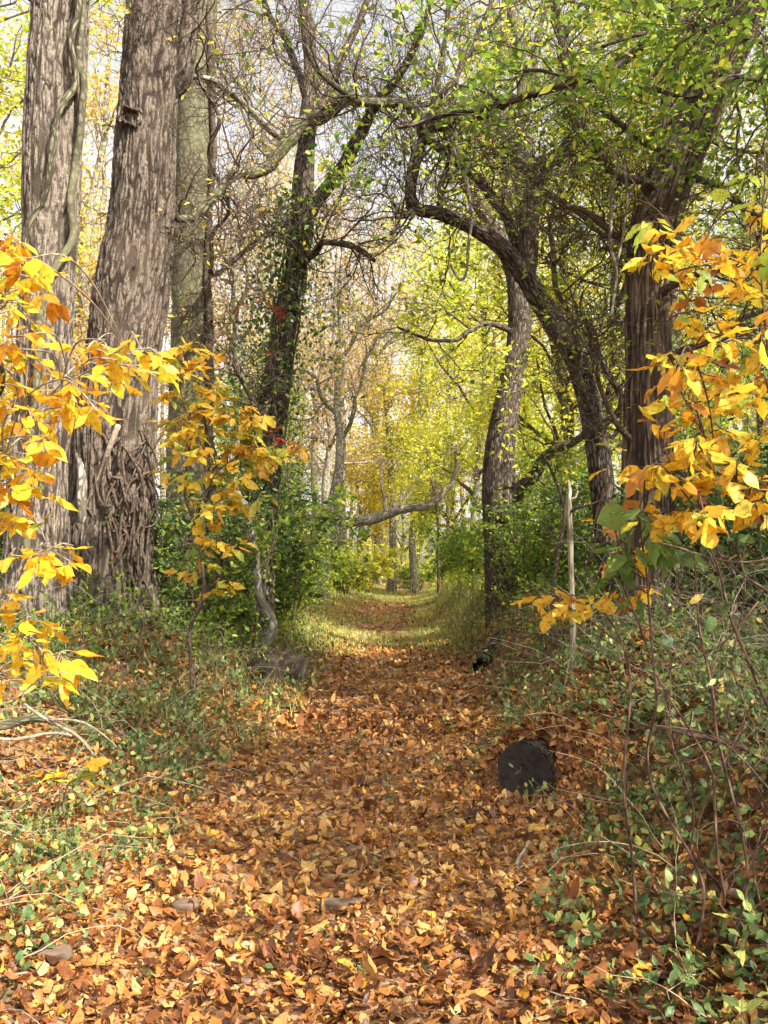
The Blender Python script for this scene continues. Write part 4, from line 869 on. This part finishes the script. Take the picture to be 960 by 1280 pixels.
# ------------------------------------------------------------------ leafy saplings near the camera
def spray_sapling(name, label, cat, stems, anchors, Y, mat, stemmat, ls, nl=(5, 9), seed=0, Ts=(T_OV, T_OV, T_MIT, T_TRI), sw=6, jit=.25, spread=.10, sag=-.35, dbl=.75):
    r = rng(seed); P0 = at(stems[0][0][0], stems[0][0][1], Y)
    root = empty(name, (P0[0], P0[1], hz(P0[0], P0[1])), label, cat); SP = []; SR = []
    for i_, s_ in enumerate(stems):
        P, R = pl([(a, b, w) for a, b, w in s_], Y)
        if i_ == 0 or s_[0][1] > 800: P, R = sink(P, R)
        P, R = resample(P, R, .03); R = R * .5; s__ = np.arange(len(P)) * .03
        P = P + np.stack([vnoise(np.stack([s__ * 2.2, s__ * 0 + c_ * 7 + seed + i_, s__ * 0], -1)) - .5 for c_ in range(3)], -1) * .16 * np.minimum(s__ * 2, 1)[:, None]
        m = MB(); tubes(m, P, R, 10, seed + i_, disp=lump_disp(.1, 20)); m.build('stem', stemmat, root); SP.append(P); SR.append(R)
    A = np.concatenate(SP); AR = np.concatenate(SR); tw = MB(); L = {id(t): (t, MB()) for t in Ts}; lv = MB()
    anchors = list(anchors) + [(a_[0] + r.normal(0, 16), a_[1] + r.normal(0, 16), 4) for a_ in anchors if dbl and r.uniform() < dbl]
    for (px, py, *rest) in anchors:
        n_ = rest[0] if rest else None
        c = at(px, py, Y + r.normal(0, jit)); dist = np.linalg.norm((A - c) * np.array([1, 1, 1.0]), axis=1) + np.maximum(A[:, 2] - c[2] + .02, 0) * 1.5
        j = int(np.argmin(dist + r.uniform(0, .12, len(dist)))); p = A[j]; d = c - p; l = np.linalg.norm(d); up = np.array([0, 0, .18 * l])
        Q = np.array([p, p + d * .35 + up * .8 + r.normal(0, .03 * l + .004, 3), p + d * .7 + up * .7 + r.normal(0, .03 * l + .004, 3), c])
        Q, RQ = resample(Q, np.array([min(AR[j] * .8, .004), .0032, .0026, .0018]), .03); tubes(tw, Q, RQ, 5, cap=False)
        k = int(n_ or r.integers(*nl)); od = nrm((Q[-1] - Q[-2])[None])[0]
        az = np.arange(k) * 2.4 + r.uniform(0, 6.28); el = r.uniform(-.7, .35, k); dd = np.stack([np.cos(az) * np.cos(el), np.sin(az) * np.cos(el), np.sin(el) + sag], -1) + od * .5
        back = r.uniform(0, 1, k) ** 1.5 * min(.16, l * .6) ; idx = np.clip(len(Q) - 1 - (back / .03).astype(int), 0, len(Q) - 1)
        st_ = Q[idx]; pet = nrm(dd) * .018
        leafp = st_ + pet
        tubes(tw, np.stack([st_, st_ + pet * .6 + np.array([0, 0, .002]), leafp], 1), np.full((k, 3), .0009), 3, cap=False)
        nn = nrm(r.normal(0, .45, (k, 3)) + np.array([-.1, -.35, 1.])); rv = np.clip(r.normal(r.uniform(.25, .75), .22, k), .0, 1)
        size = ls * r.uniform(.6, 1.2, k)
        for q in range(k):
            T = Ts[int(r.integers(len(Ts)))]; leaves(lv, leafp[q:q+1], dd[q:q+1], nn[q:q+1], size[q:q+1], T, r, .22, rv[q:q+1])
    tw.build('twigs', stemmat, root); lv.build('leaves', mat, root)
    return root
RA = [(832, 292), (812, 318), (850, 312), (872, 300), (950, 268), (955, 300), (940, 335), (905, 318), (868, 345), (930, 355), (885, 388, 3), (905, 420, 4), (822, 445), (848, 455), (905, 462), (940, 430), (860, 492), (900, 508), (940, 492), (830, 530), (868, 545), (912, 545), (952, 545), (818, 578), (850, 600), (890, 595), (938, 610), (800, 588, 4), (842, 640), (805, 650, 4), (955, 590), (955, 640), (870, 570), (890, 440), (830, 490, 4), (922, 580), (960, 460), (965, 390), (880, 640), (855, 560), (915, 500)]
spray_sapling('sassafras_sapling', 'orange and yellow leaved sapling filling the right edge, in front of the cedar', 'sapling',
    [[(1010, 1250, 14), (985, 1000, 12), (968, 800, 11), (955, 650, 9), (935, 520, 8), (925, 400, 6), (945, 280, 4), (950, 180, 3)], [(955, 650, 6), (900, 560, 5), (860, 470, 4), (842, 380, 3), (836, 300, 2)], [(962, 740, 6), (890, 680, 5), (850, 620, 4), (815, 580, 3)]],
    RA, 3.0, M['sass_r'], M['cane'], .095, nl=(6, 10), dbl=1.0, seed=71)
spray_sapling('sassafras_sapling', 'low sapling of orange lobed leaves at the foot of the pale dead sapling', 'sapling',
    [[(800, 1000, 8), (790, 880, 7), (770, 800, 6), (752, 740, 5), (745, 690, 3)], [(770, 800, 5), (735, 770, 4), (700, 755, 3)]],
    [(690, 760, 4), (715, 752, 6), (735, 755, 6), (765, 700, 5), (800, 690, 6), (780, 740, 5), (800, 735, 5), (760, 560, 3), (660, 745, 3), (822, 690, 5), (700, 745, 4), (752, 650, 3)], 3.6, M['sass_r'], M['cane'], .10, seed=72, dbl=0, Ts=(T_OV, T_TRI, T_TRI, T_MIT), jit=.12)
spray_sapling('green_sapling', 'sapling with broad drooping dark green leaves between the two orange-leaved saplings', 'sapling',
    [[(860, 1100, 8), (835, 950, 7), (812, 830, 6), (800, 730, 5), (790, 670, 4), (800, 640, 3)]],
    [(775, 690, 3), (795, 680, 3), (765, 715, 2), (800, 655, 4), (788, 740, 3), (820, 668, 4), (815, 645, 4), (838, 700, 3), (780, 650, 3)], 3.2, M['green_big'], M['cane'], .115, seed=73, Ts=(T_BROAD, T_OV, T_OV), jit=.12, sag=-.7)
spray_sapling('green_sapling', 'pale yellow-green leafed twig hanging at the upper right', 'sapling',
    [[(1100, 1200, 10), (1080, 700, 8), (1050, 400, 6), (990, 240, 4), (925, 215, 3)], [(1050, 400, 4), (900, 330, 3), (830, 275, 3), (800, 270, 2)]],
    [(935, 215, 5), (925, 235, 3), (805, 275, 5), (795, 285, 3), (700, 100, 1)], 3.1, leaf_mat('lime_leaves', [(.4, .55, .06), (.62, .66, .08)], .45, .4, 1.2, True), M['cane'], .10, seed=74, dbl=0, Ts=(T_OV, T_ELL), jit=.1)
LA_ = [(18, 298), (30, 322), (8, 345), (52, 345), (20, 375), (60, 372), (15, 410), (45, 405), (20, 440), (100, 432), (135, 438), (160, 455), (178, 440), (195, 470, 4), (112, 468), (60, 462), (30, 485), (88, 498), (120, 505), (150, 478), (12, 528), (42, 520), (60, 545), (18, 570), (45, 590), (8, 615), (60, 612, 4), (30, 645), (60, 690, 5), (92, 682, 4), (72, 712), (15, 735), (35, 770), (60, 785), (40, 825), (72, 845), (92, 830), (10, 850), (12, 800), (85, 510), (5, 480), (8, 560), (200, 445, 3), (15, 690, 4), (55, 850, 5)]
spray_sapling('sassafras_sapling', 'bright golden-yellow sapling in front of the two left trunks', 'sapling',
    [[(-60, 1250, 14), (-50, 1000, 12), (-40, 800, 11), (-30, 640, 9), (-20, 500, 8), (-15, 380, 6), (-10, 290, 4)], [(-30, 640, 7), (20, 560, 5), (80, 500, 4), (130, 455, 3), (190, 435, 2)], [(-40, 800, 6), (10, 770, 5), (50, 710, 4), (85, 685, 2)], [(-45, 920, 6), (0, 880, 5), (50, 840, 4), (90, 825, 2)]],
    LA_, 2.8, M['sass_l'], M['twig_pale'], .088, seed=75, Ts=(T_OV, T_OV, T_OV, T_ELL, T_MIT))
LM = [(205, 450), (225, 462), (250, 455), (215, 490), (245, 500), (275, 488), (235, 525), (262, 518), (290, 520), (318, 528), (220, 548), (250, 560), (285, 555), (312, 560), (325, 590), (300, 600), (265, 590), (240, 600), (270, 628), (295, 630), (330, 575), (205, 525), (255, 690, 4), (270, 740, 4), (290, 690, 4), (255, 655), (285, 725, 3), (240, 715, 3), (315, 545), (200, 590, 3), (345, 560, 3)]
spray_sapling('sassafras_sapling', 'mustard-yellow sapling beside the largest trunk, left of the ivy tree', 'sapling',
    [[(250, 860, 9), (246, 760, 8), (240, 660, 7), (238, 570, 6), (232, 500, 5), (228, 440, 3)], [(240, 660, 5), (270, 610, 4), (300, 560, 3), (325, 525, 2)], [(246, 760, 4), (270, 720, 3), (285, 690, 2)]],
    LM + [(a_ + 14, b_ - 14) for a_, b_, *_ in LM[:24:2]], 7.8, M['sass_m'], M['twig'], .15, dbl=1.0, nl=(8, 13), seed=76, Ts=(T_OV, T_OV, T_MIT, T_TRI), jit=.4)
spray_sapling('red_leaved_sapling', 'small sapling with dark red leaves beside the ivy tree', 'sapling',
    [[(325, 760, 6), (330, 700, 5), (352, 600, 4), (340, 500, 4), (352, 380, 3)]], [(335, 540), (352, 548), (368, 552, 4), (325, 528), (345, 535), (350, 385), (330, 372, 4), (352, 398), (300, 385, 4), (340, 440, 3), (335, 680, 3)], 12.4, M['lf_red'], M['twig'], .14, nl=(8, 13), seed=77, dbl=0, Ts=(T_OVS,), jit=.3)
spray_sapling('sassafras_sapling', 'tiny golden seedling on the left bank above the path edge', 'sapling',
    [[(95, 1010, 4), (92, 985, 3), (88, 960, 2)]], [(50, 965, 3), (85, 965, 4), (105, 955, 4), (120, 968, 3)], 4.7, M['sass_l'], M['twig'], .13, seed=78, dbl=0, jit=.1, Ts=(T_OV, T_MIT))
spray_sapling('sassafras_sapling', 'tiny golden seedling in front of the two cut logs', 'sapling',
    [[(312, 905, 4), (312, 890, 3), (315, 880, 2)]], [(300, 885, 3), (322, 880, 5), (328, 872, 3)], 9.0, M['sass_l'], M['twig'], .17, seed=79, dbl=0, jit=.1, Ts=(T_OV, T_MIT))
# reddish canes at the lower right
cn = empty('bramble', tuple(at(900, 1150, 3.2)), 'reddish-brown arching bramble canes at the lower right', 'bramble'); cn.location.z = hz(cn.location.x, cn.location.y)
rb = rng(81); allc = []
for s_, (pts, Y) in enumerate([([(985, 900, 9), (945, 820, 8), (905, 730, 7), (866, 650, 6), (850, 620, 4)], 3.0), ([(905, 1130, 6), (880, 1000, 6), (850, 880, 5), (815, 790, 5), (770, 700, 4), (735, 640, 3)], 3.3), ([(965, 760, 5), (925, 800, 5), (880, 830, 4), (830, 850, 3)], 3.2),
        ([(850, 1180, 5), (860, 1050, 5), (855, 950, 5), (840, 850, 4), (825, 760, 3)], 3.6), ([(930, 1180, 7), (925, 1050, 6), (905, 920, 6), (870, 800, 5), (850, 720, 4), (845, 660, 3)], 3.1), ([(990, 1040, 6), (940, 960, 6), (890, 925, 5), (840, 912, 4), (760, 905, 3)], 3.5), ([(830, 690, 3), (900, 700, 4), (960, 690, 4), (1000, 670, 4)], 2.9), ([(880, 1220, 5), (885, 1080, 5), (890, 960, 4), (930, 860, 4), (950, 760, 3), (940, 700, 3)], 3.6), ([(760, 1000, 3), (765, 920, 3), (790, 850, 2), (840, 800, 2)], 4.5), ([(960, 1250, 6), (955, 1100, 6), (965, 980, 5), (950, 880, 4)], 3.0)]):
    P, R = pl(pts, Y)
    if pts[0][1] > 1100:
        P, R = sink(P, R); P[0] = P[0] + np.array([rb.uniform(-.28, .28), rb.uniform(-.1, .35), 0])
    P, R = resample(P, R, .03); R = R * rb.uniform(.42, .62); s__ = np.arange(len(P)) * .03; P = P + np.stack([vnoise(np.stack([s__ * 3, s__ * 0 + c_ * 7 + s_, s__ * 0], -1)) - .5 for c_ in range(3)], -1) * .12; m = MB(); tubes(m, P, R, 8, s_, disp=lump_disp(.08, 25)); m.build('cane', M['cane'], cn); allc.append((P, R))
m = MB(); q = [ramify(rb, m, a_, b_, 5, .35, 3, .18, 0, .1, .2, 0, rmax=.003, r3=.0012) for a_, b_ in allc]; m.build('twigs', M['cane'], cn)
m = MB(); twig_leaves(rb, m, np.concatenate(q), 2, .05, T_OVS, .01, frac=.75); m.build('leaves', M['cover'], cn)
# a second, drier bramble in front of the cedar foot
cn = empty('bramble', (2.3, 6.6, hz(2.3, 6.6)), 'tangle of thin pale briar stems on the bank below the cedar', 'bramble'); m = MB(); n = 60
x = rb.uniform(1.5, 3.3, n); y = rb.uniform(5.6, 8.2, n); a = rb.uniform(0, 6.28, n); P = grow(rb, np.stack([x, y, height(x, y)], -1), np.stack([np.cos(a) * .5, np.sin(a) * .5, np.ones(n)], -1), rb.uniform(.5, 1.3, n), 12, .16, -.09); R = np.linspace(.004, .0018, 12)[None].repeat(n, 0)
tubes(m, P, R, 5, cap=False); p, d, ra, t = offshoots(rb, P, R, 4, .3, 1.); B = grow(rb, p, d, rb.uniform(.1, .35, len(p)), 6, .2, -.02); tubes(m, B, np.full((len(p), 6), .0015), 3, cap=False); m.build('stem', M['twig_pale'], cn)
m = MB(); twig_leaves(rb, m, B, 3, .05, T_OVS, .02, frac=.6); m.build('leaves', M['cover'], cn)
# vines hanging from the overhead boughs
for s_, (pts, Y, lb) in enumerate([([(560, 150, 4), (572, 190, 4), (585, 240, 4), (590, 300, 4), (575, 345, 4), (560, 330, 3)], 10.6, 'dangling grey vine below the elbow of the crooked tree'), ([(772, 190, 4), (768, 260, 4), (764, 330, 4), (770, 400, 3)], 8.2, 'thin pale vine hanging straight down left of the shaggy cedar'), ([(790, 140, 4), (778, 200, 4), (782, 260, 3), (776, 330, 3)], 8.0, 'pale hanging twig close to the bend of the shaggy cedar')]):
    v = empty('hanging_vine', tuple(at(pts[0][0], pts[0][1], Y)), lb, 'vine', 'vines hanging under the boughs'); limb(v, pts, Y, M['bark_pale'], s_, 7, .05, name='stem')

# ------------------------------------------------------------------ woods: tree kinds built once, then copied
def wood_tree(seed, H, spread, nb, leaf_n, leaf_s, bark, twig, first=.22, lean=.0, dense=1.0, droop=.02):
    """a tree standing at the origin; returns root, trunk, twigs, crown"""
    r = rng(seed)
    root = bpy.data.objects.new('tree', None); COL.objects.link(root)
    n = 9; z = np.linspace(-.3, H, n); P = np.stack([np.cumsum(r.normal(lean, .16, n)) * H / 14, np.cumsum(r.normal(0, .16, n)) * H / 14, z], -1); P[:, :2] -= P[0, :2]
    R = np.interp(z, [-.3, .3, H * .5, H], [.26 * H / 14, .19 * H / 14, .12 * H / 14, .02]); P, R = resample(P, R, .25)
    m = MB(); tubes(m, P, R, 14, seed, disp=lump_disp(.12, 2)); m.build('trunk', bark, root)
    m = MB(); p, d, ra, t = offshoots(r, P[None], R[None], nb, first, 1., (35, 75))
    L = spread * r.uniform(.5, 1.1, nb) * (1.15 - .7 * t); A = grow(r, p, d, L, 9, .2, .06); RA_ = np.minimum(ra * .5, .07)[:, None] * np.linspace(1, .25, 9)[None]; tubes(m, A, RA_, 6, cap=False)
    p, d, ra, t = offshoots(r, A, RA_, 6, .2, 1.); B = grow(r, p, d, spread * .38 * r.uniform(.4, 1.1, len(p)), 7, .25, droop); RB = np.maximum(ra * .5, .006)[:, None] * np.linspace(1, .4, 7)[None]; tubes(m, B, RB, 4, cap=False)
    p, d, ra, t = offshoots(r, B, RB, 5, .2, 1.); C = grow(r, p, d, spread * .18 * r.uniform(.4, 1.2, len(p)), 5, .25, 0); tubes(m, C, np.full((len(p), 1), .005) * np.linspace(1, .6, 5)[None], 3, cap=False)
    m.build('twigs', twig, root)
    m = MB(); C = C[r.uniform(0, 1, len(C)) < dense]; per = max(1, leaf_n // max(1, len(C))); twig_leaves(r, m, C, per, leaf_s, T_SIMPLE, .10 + leaf_s, .3); m.build('crown', M['lf_green'], root)
    return root
def kids(o): return [c for c in bpy.data.objects if c.parent == o]
def copy_tree(src, ch, mats=None):
    c = src.copy(); COL.objects.link(c)
    for k in ch:
        d = k.copy(); COL.objects.link(d); d.parent = c
    return c
def paint(root, ch, leafmat, barkmat=None):
    for d in ch:
        if d.name.startswith('crown') or d.name.startswith('leaves'):
            d.material_slots[0].link = 'OBJECT'; d.material_slots[0].material = leafmat
        elif barkmat is not None and d.name.startswith('trunk'):
            d.material_slots[0].link = 'OBJECT'; d.material_slots[0].material = barkmat
KIND = {'full': wood_tree(101, 15, 4.6, 24, 10500, .14, M['bark_mossy'], M['twig']),
        'wide': wood_tree(102, 13, 5.2, 22, 10500, .15, M['bark_mossy'], M['twig'], .15),
        'thin': wood_tree(103, 17, 3.6, 26, 6500, .13, M['bark_pale'], M['twig_pale'], .3, dense=.8),
        'bare': wood_tree(104, 18, 4.4, 34, 2600, .13, M['bark_pale'], M['twig_pale'], .2, dense=.5),
        'low': wood_tree(105, 8, 3.6, 22, 13000, .12, M['bark_mossy'], M['twig'], .08)}
KC = {k: kids(v) for k, v in KIND.items()}; used = set()
def plant(kind, px, Y, leaf, label, rz=0., s=1., bark=None, group='trees of the wood beyond the banks', x=None):
    src = KIND[kind]; ch = KC[kind]
    if kind in used: o = copy_tree(src, ch); cc = [c for c in kids(o)]
    else: used.add(kind); o = src; cc = ch
    X = atx(px, Y) if x is None else x
    o.location = (X, Y, hz(X, Y)); o.rotation_euler = (0, 0, rz); o.scale = (s, s, s); paint(o, cc, M[leaf], M[bark] if bark else None)
    tag(o, label, 'tree', group); return o
W = [
 # right side, green and yellow-green
 ('wide', 690, 21, 'lf_ygreen', 'yellow-green tree filling the gap between the upright dark tree and the crooked tree', 0, 1.),
 ('full', 760, 19, 'lf_ygreen', 'yellow-green tree behind the lower trunk of the crooked tree', 1, .8),
 ('wide', 610, 29, 'lf_ygreen', 'bright yellow-green tree left of the upright dark tree, overhanging the far path', 2, 1.05),
 ('low', 665, 25, 'lf_ygreen', 'low bright yellow-green tree right of the bleached arching tree', 3, .8),
 ('thin', 875, 17, 'lf_ygreen', 'yellow-green tree behind the bend of the shaggy cedar', 4, .9),
 ('thin', 1095, 14.0, 'lf_green', 'green tree behind the orange sapling at the right edge', 5, .85),
 ('thin', 1080, 17, 'lf_green', 'green tree just beyond the right edge, its boughs reaching in', 2.2, .9),
 ('low', 700, 15.5, 'lf_green', 'low green tree between the upright dark tree and the pale dead sapling', 1.5, .3),
 ('low', 860, 12.5, 'lf_green', 'low green tree behind the shaggy cedar', 4.1, .42),
 ('thin', 650, 36, 'lf_gold', 'tall thin golden tree far behind the upright dark tree', .6, 1.),
 ('full', 740, 33, 'lf_ygreen', 'tall yellow-green tree far behind the crooked tree', 3.3, .8),
 ('thin', 850, 30, 'lf_ygreen', 'tall thin yellow-green tree far behind the shaggy cedar', 5.1, .8),
 ('full', 960, 26, 'lf_green', 'tall green tree far behind the orange sapling', 5.7, .7),
 ('low', 555, 37, 'lf_ygreen', 'low yellow-green tree right of the two farthest trunks', .9, .9),
 # centre, far: tan and gold with bare tops
 ('bare', 470, 50, 'lf_tan', 'tall nearly bare tree at the centre beyond the path end', 0, 1.2),
 ('bare', 430, 42, 'lf_tan', 'tall nearly bare tree just left of the path end', 1, 1.1),
 ('thin', 520, 54, 'lf_gold', 'golden tree closing the end of the path on the right', 2, 1.15),
 ('thin', 400, 38, 'lf_tan', 'thin tan-leaved tree behind the slender grey trunk', 3, 1.),
 ('low', 455, 47, 'lf_gold', 'low golden tree behind the bleached arching tree', 4, 1.),
 ('low', 505, 50, 'lf_ygreen', 'low yellow-green tree between the two farthest trunks', 4.6, .9),
 ('wide', 560, 46, 'lf_ygreen', 'broad yellow-green tree beyond the path end on the right', 5, 1.2),
 # left side
 ('bare', 350, 30, 'lf_tan', 'bare pale tree between the ivy tree and the slender grey trunk', 2.5, 1.05),
 ('bare', 300, 26, 'lf_tan', 'bare pale tree seen right of the smooth trunk', .7, 1.),
 ('thin', 330, 38, 'lf_gold', 'thin golden tree far behind the ivy tree', 3.7, 1.1),
 ('thin', 110, 24, 'lf_gold', 'thin golden tree seen between the two furrowed trunks', 4.2, 1.),
 ('full', 0, 20, 'lf_ygreen', 'yellow-green tree beyond the left edge behind the left trunk', 5.5, 1.),
 ('bare', 120, 33, 'lf_tan', 'tall bare tree far behind the gap of the furrowed trunks', 1.2, 1.1),
 ('low', 110, 19, 'lf_tan', 'low russet tree between the bases of the furrowed trunks', 2.9, .7),
 ('thin', 20, 32, 'lf_gold', 'tall golden tree far behind the left trunk', 2.1, 1.1),
 ('low', 300, 19, 'lf_green', 'low dark tree behind the foot of the ivy tree', 1.1, .62),
 ('thin', 225, 30, 'lf_tan', 'thin tan tree hidden behind the smooth trunk', 1.9, 1.0),
 ('low', 375, 27, 'lf_green', 'low green tree left of the slender grey trunk', 3.1, .5),
 ('bare', 560, 62, 'lf_tan', 'faint bare tree rising beyond the path end on the right', 5.9, 1.3),
 ('bare', 390, 58, 'lf_tan', 'faint bare tree rising beyond the path end on the left', 4.9, 1.3),
]
for w_ in W:
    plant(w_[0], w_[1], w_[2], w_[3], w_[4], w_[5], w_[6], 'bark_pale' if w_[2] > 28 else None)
# unseen trees added beside the camera so their crowns dapple the near path
plant('full', 0, -.5, 'lf_green', 'unseen leafy green tree added close right of the camera to dapple the near path', 4.1, .72, x=5.9)
plant('wide', 0, 2.4, 'lf_green', 'unseen spreading green tree added right of the camera to dapple the path ahead', 5.1, .78, x=7.4)
plant('thin', 0, 2.2, 'lf_gold', 'unseen thin golden tree added right of the camera to shade the left bank', 2.3, .8, x=11.0)
plant('thin', 0, -6.5, 'lf_green', 'unseen thin green tree added far behind the camera to shade the near path', 3.3, .85, x=11.5)

# far woods reading as one mass
def far_woods():
    r = rng(91); tr = MB(); lf = {'lf_gold': MB(), 'lf_tan': MB(), 'lf_ygreen': MB()}
    for i in range(170):
        Y = r.uniform(58, 88) if i < 90 else r.uniform(26, 60); X = r.uniform(-.62, .62) * Y * 1.0 if i < 90 else (r.uniform(9, 34) + Y * .12) * (1 if r.uniform() < .5 else -1)
        H = r.uniform(16, 28); z0 = hz(X, Y); P = np.array([[X, Y, z0 - .2], [X + r.normal(0, .4), Y, z0 + H * .5], [X + r.normal(0, 1), Y, z0 + H]])
        P, R = resample(P, np.array([.22, .13, .03]), 1.0); tubes(tr, P, R, 6, i, cap=False)
        p, d, ra, t = offshoots(r, P[None], R[None], 18, .2, 1., (30, 70)); A = grow(r, p, d, r.uniform(1.5, 5, 18) * (1.2 - .7 * t), 6, .18, .08); RA2 = np.linspace(.05, .015, 6)[None].repeat(18, 0); tubes(tr, A, RA2, 4, cap=False)
        p, d, ra, t = offshoots(r, A, RA2, 6, .2, 1.); B = grow(r, p, d, r.uniform(.8, 2.2, len(p)), 5, .2, .03); tubes(tr, B, np.linspace(.016, .008, 5)[None].repeat(len(p), 0), 3, cap=False)
        key = ['lf_tan', 'lf_gold', 'lf_ygreen'][int(r.choice(3, p=[.45, .33, .22] if X < 4 else [.2, .35, .45]))]
        twig_leaves(r, lf[key], B, int(r.integers(8, 20)), .22, T_SIMPLE, .32, .3)
    tag(tr.build('far_woods', M['twig_pale']), 'pale bare trunks and branches of the distant wood', 'woods', kind='stuff')
    for k, n_ in (('lf_gold', 'golden foliage mass of the distant wood'), ('lf_tan', 'tan foliage mass of the distant wood'), ('lf_ygreen', 'yellow-green foliage mass of the distant wood')):
        tag(lf[k].build('far_woods', M[k]), n_, 'woods', kind='stuff')
    # thicket at the foot of the wood
    m = MB(); n = 26000; Y = r.uniform(44, 75, n); X = r.uniform(-.55, .55, n) * Y; z = height(X, Y) + np.abs(r.normal(0, 1, n)) * 1.3
    leaves(m, np.stack([X, Y, z], -1), nrm(r.normal(size=(n, 3))), nrm(r.normal(0, .6, (n, 3)) + np.array([0, 0, 1.])), r.uniform(.15, .3, n), T_SIMPLE, r); tag(m.build('far_undergrowth', M['lf_ygreen']), 'bright thicket at the foot of the distant wood', 'undergrowth', kind='stuff')
far_woods()

# ------------------------------------------------------------------ shrubs
def shrub_proto(seed, H, n, leaf_s, per):
    r = rng(seed); root = bpy.data.objects.new('shrub', None); COL.objects.link(root)
    a = r.uniform(0, 6.28, n); P = grow(r, np.stack([np.cos(a) * .12, np.sin(a) * .12, a * 0 - .05], -1), np.stack([np.cos(a) * .45, np.sin(a) * .45, np.ones(n)], -1), H * r.uniform(.6, 1.15, n), 9, .14, -.01); R = np.linspace(.014, .005, 9)[None].repeat(n, 0)
    m = MB(); tubes(m, P, R, 6); p, d, ra, t = offshoots(r, P, R, 8, .12, 1.); B = grow(r, p, d, H * .32 * r.uniform(.4, 1.1, len(p)), 6, .2, .02); RB = np.linspace(.005, .003, 6)[None].repeat(len(p), 0); tubes(m, B, RB, 4, cap=False)
    p, d, ra, t = offshoots(r, B, RB, 4, .1, 1.); C = grow(r, p, d, H * .13 * r.uniform(.4, 1.1, len(p)), 4, .2, 0); tubes(m, C, np.full((len(p), 4), .002), 3, cap=False); m.build('stems', M['twig'], root)
    m = MB(); twig_leaves(r, m, C, per, leaf_s, T_SIMPLE, .03, .25); m.build('leaves', M['lf_dark'], root); return root
SH = {'fine': shrub_proto(201, 1.9, 14, .075, 9), 'coarse': shrub_proto(202, 1.9, 12, .11, 8)}; SK = {k: kids(v) for k, v in SH.items()}; usedS = set()
for i_, (kind, px, Y, leaf, sc, lb) in enumerate([
    ('fine', 225, 10.6, 'lf_dark', 1.05, 'dark green shrub under the mustard-yellow sapling'),
    ('fine', 275, 12.2, 'lf_green', 1.0, 'loose green shrub between the smooth trunk and the snaking vine'),
    ('coarse', 300, 14.5, 'lf_dark', 1.25, 'tall dark shrub at the foot of the ivy tree'),
    ('fine', 352, 16.5, 'lf_green', 1.0, 'green shrub behind the two cut logs'),
    ('fine', 372, 21, 'lf_green', .95, 'green shrub left of the path before the slender grey trunk'),
    ('coarse', 340, 21, 'lf_green', 1.6, 'tall green shrub behind the ivy tree'),
    ('fine', 388, 28.5, 'lf_ygreen', 1.1, 'yellow-green shrub at the foot of the slender grey trunk'),
    ('coarse', 432, 33, 'lf_green', 1.2, 'light green shrub under the bleached arching tree'),
    ('coarse', 455, 38, 'lf_ygreen', 1.3, 'pale green shrub left of the two farthest trunks'),
    ('coarse', 572, 27, 'lf_green', 1.0, 'green shrub right of the path opposite the slender grey trunk'),
    ('fine', 592, 21, 'lf_green', .9, 'green shrub left of the upright dark tree'),
    ('coarse', 566, 34, 'lf_dark', .9, 'dark shrub on the right side of the path end'),
    ('coarse', 670, 17, 'lf_green', 1.25, 'green shrub right behind the upright dark tree'),
    ('fine', 668, 13.2, 'lf_green', .8, 'small green shrub below the fork of the upright dark tree'),
    ('fine', 732, 12.2, 'lf_dark', 1.0, 'dark green shrub at the foot of the crooked tree'),
    ('coarse', 765, 14.0, 'lf_green', 1.1, 'leafy green shrub behind the crooked tree'),
    ('coarse', 870, 10.2, 'lf_dark', 1.1, 'dark shrub right of the cedar foot'),
    ('fine', 945, 8.2, 'lf_dark', 1.0, 'dark shrub behind the bramble canes at the right edge'),
    ('fine', 30, 11.5, 'lf_dark', .9, 'dark shrub behind the base of the left trunk'),
    ('coarse', 520, 43, 'lf_green', 1.0, 'small green shrub right behind the farthest trunks')]):
    src, ch = SH[kind], SK[kind]
    if kind in usedS: o = copy_tree(src, ch); cc = kids(o)
    else: usedS.add(kind); o = src; cc = ch
    X = atx(px, Y); o.location = (X, Y, hz(X, Y)); o.rotation_euler = (0, 0, i_ * 1.7); o.scale = (sc,) * 3; paint(o, cc, M[leaf]); tag(o, lb, 'shrub', 'shrubs along the banks')
print('objects', len(bpy.data.objects), 'polys', sum(len(m.polygons) for m in bpy.data.meshes))
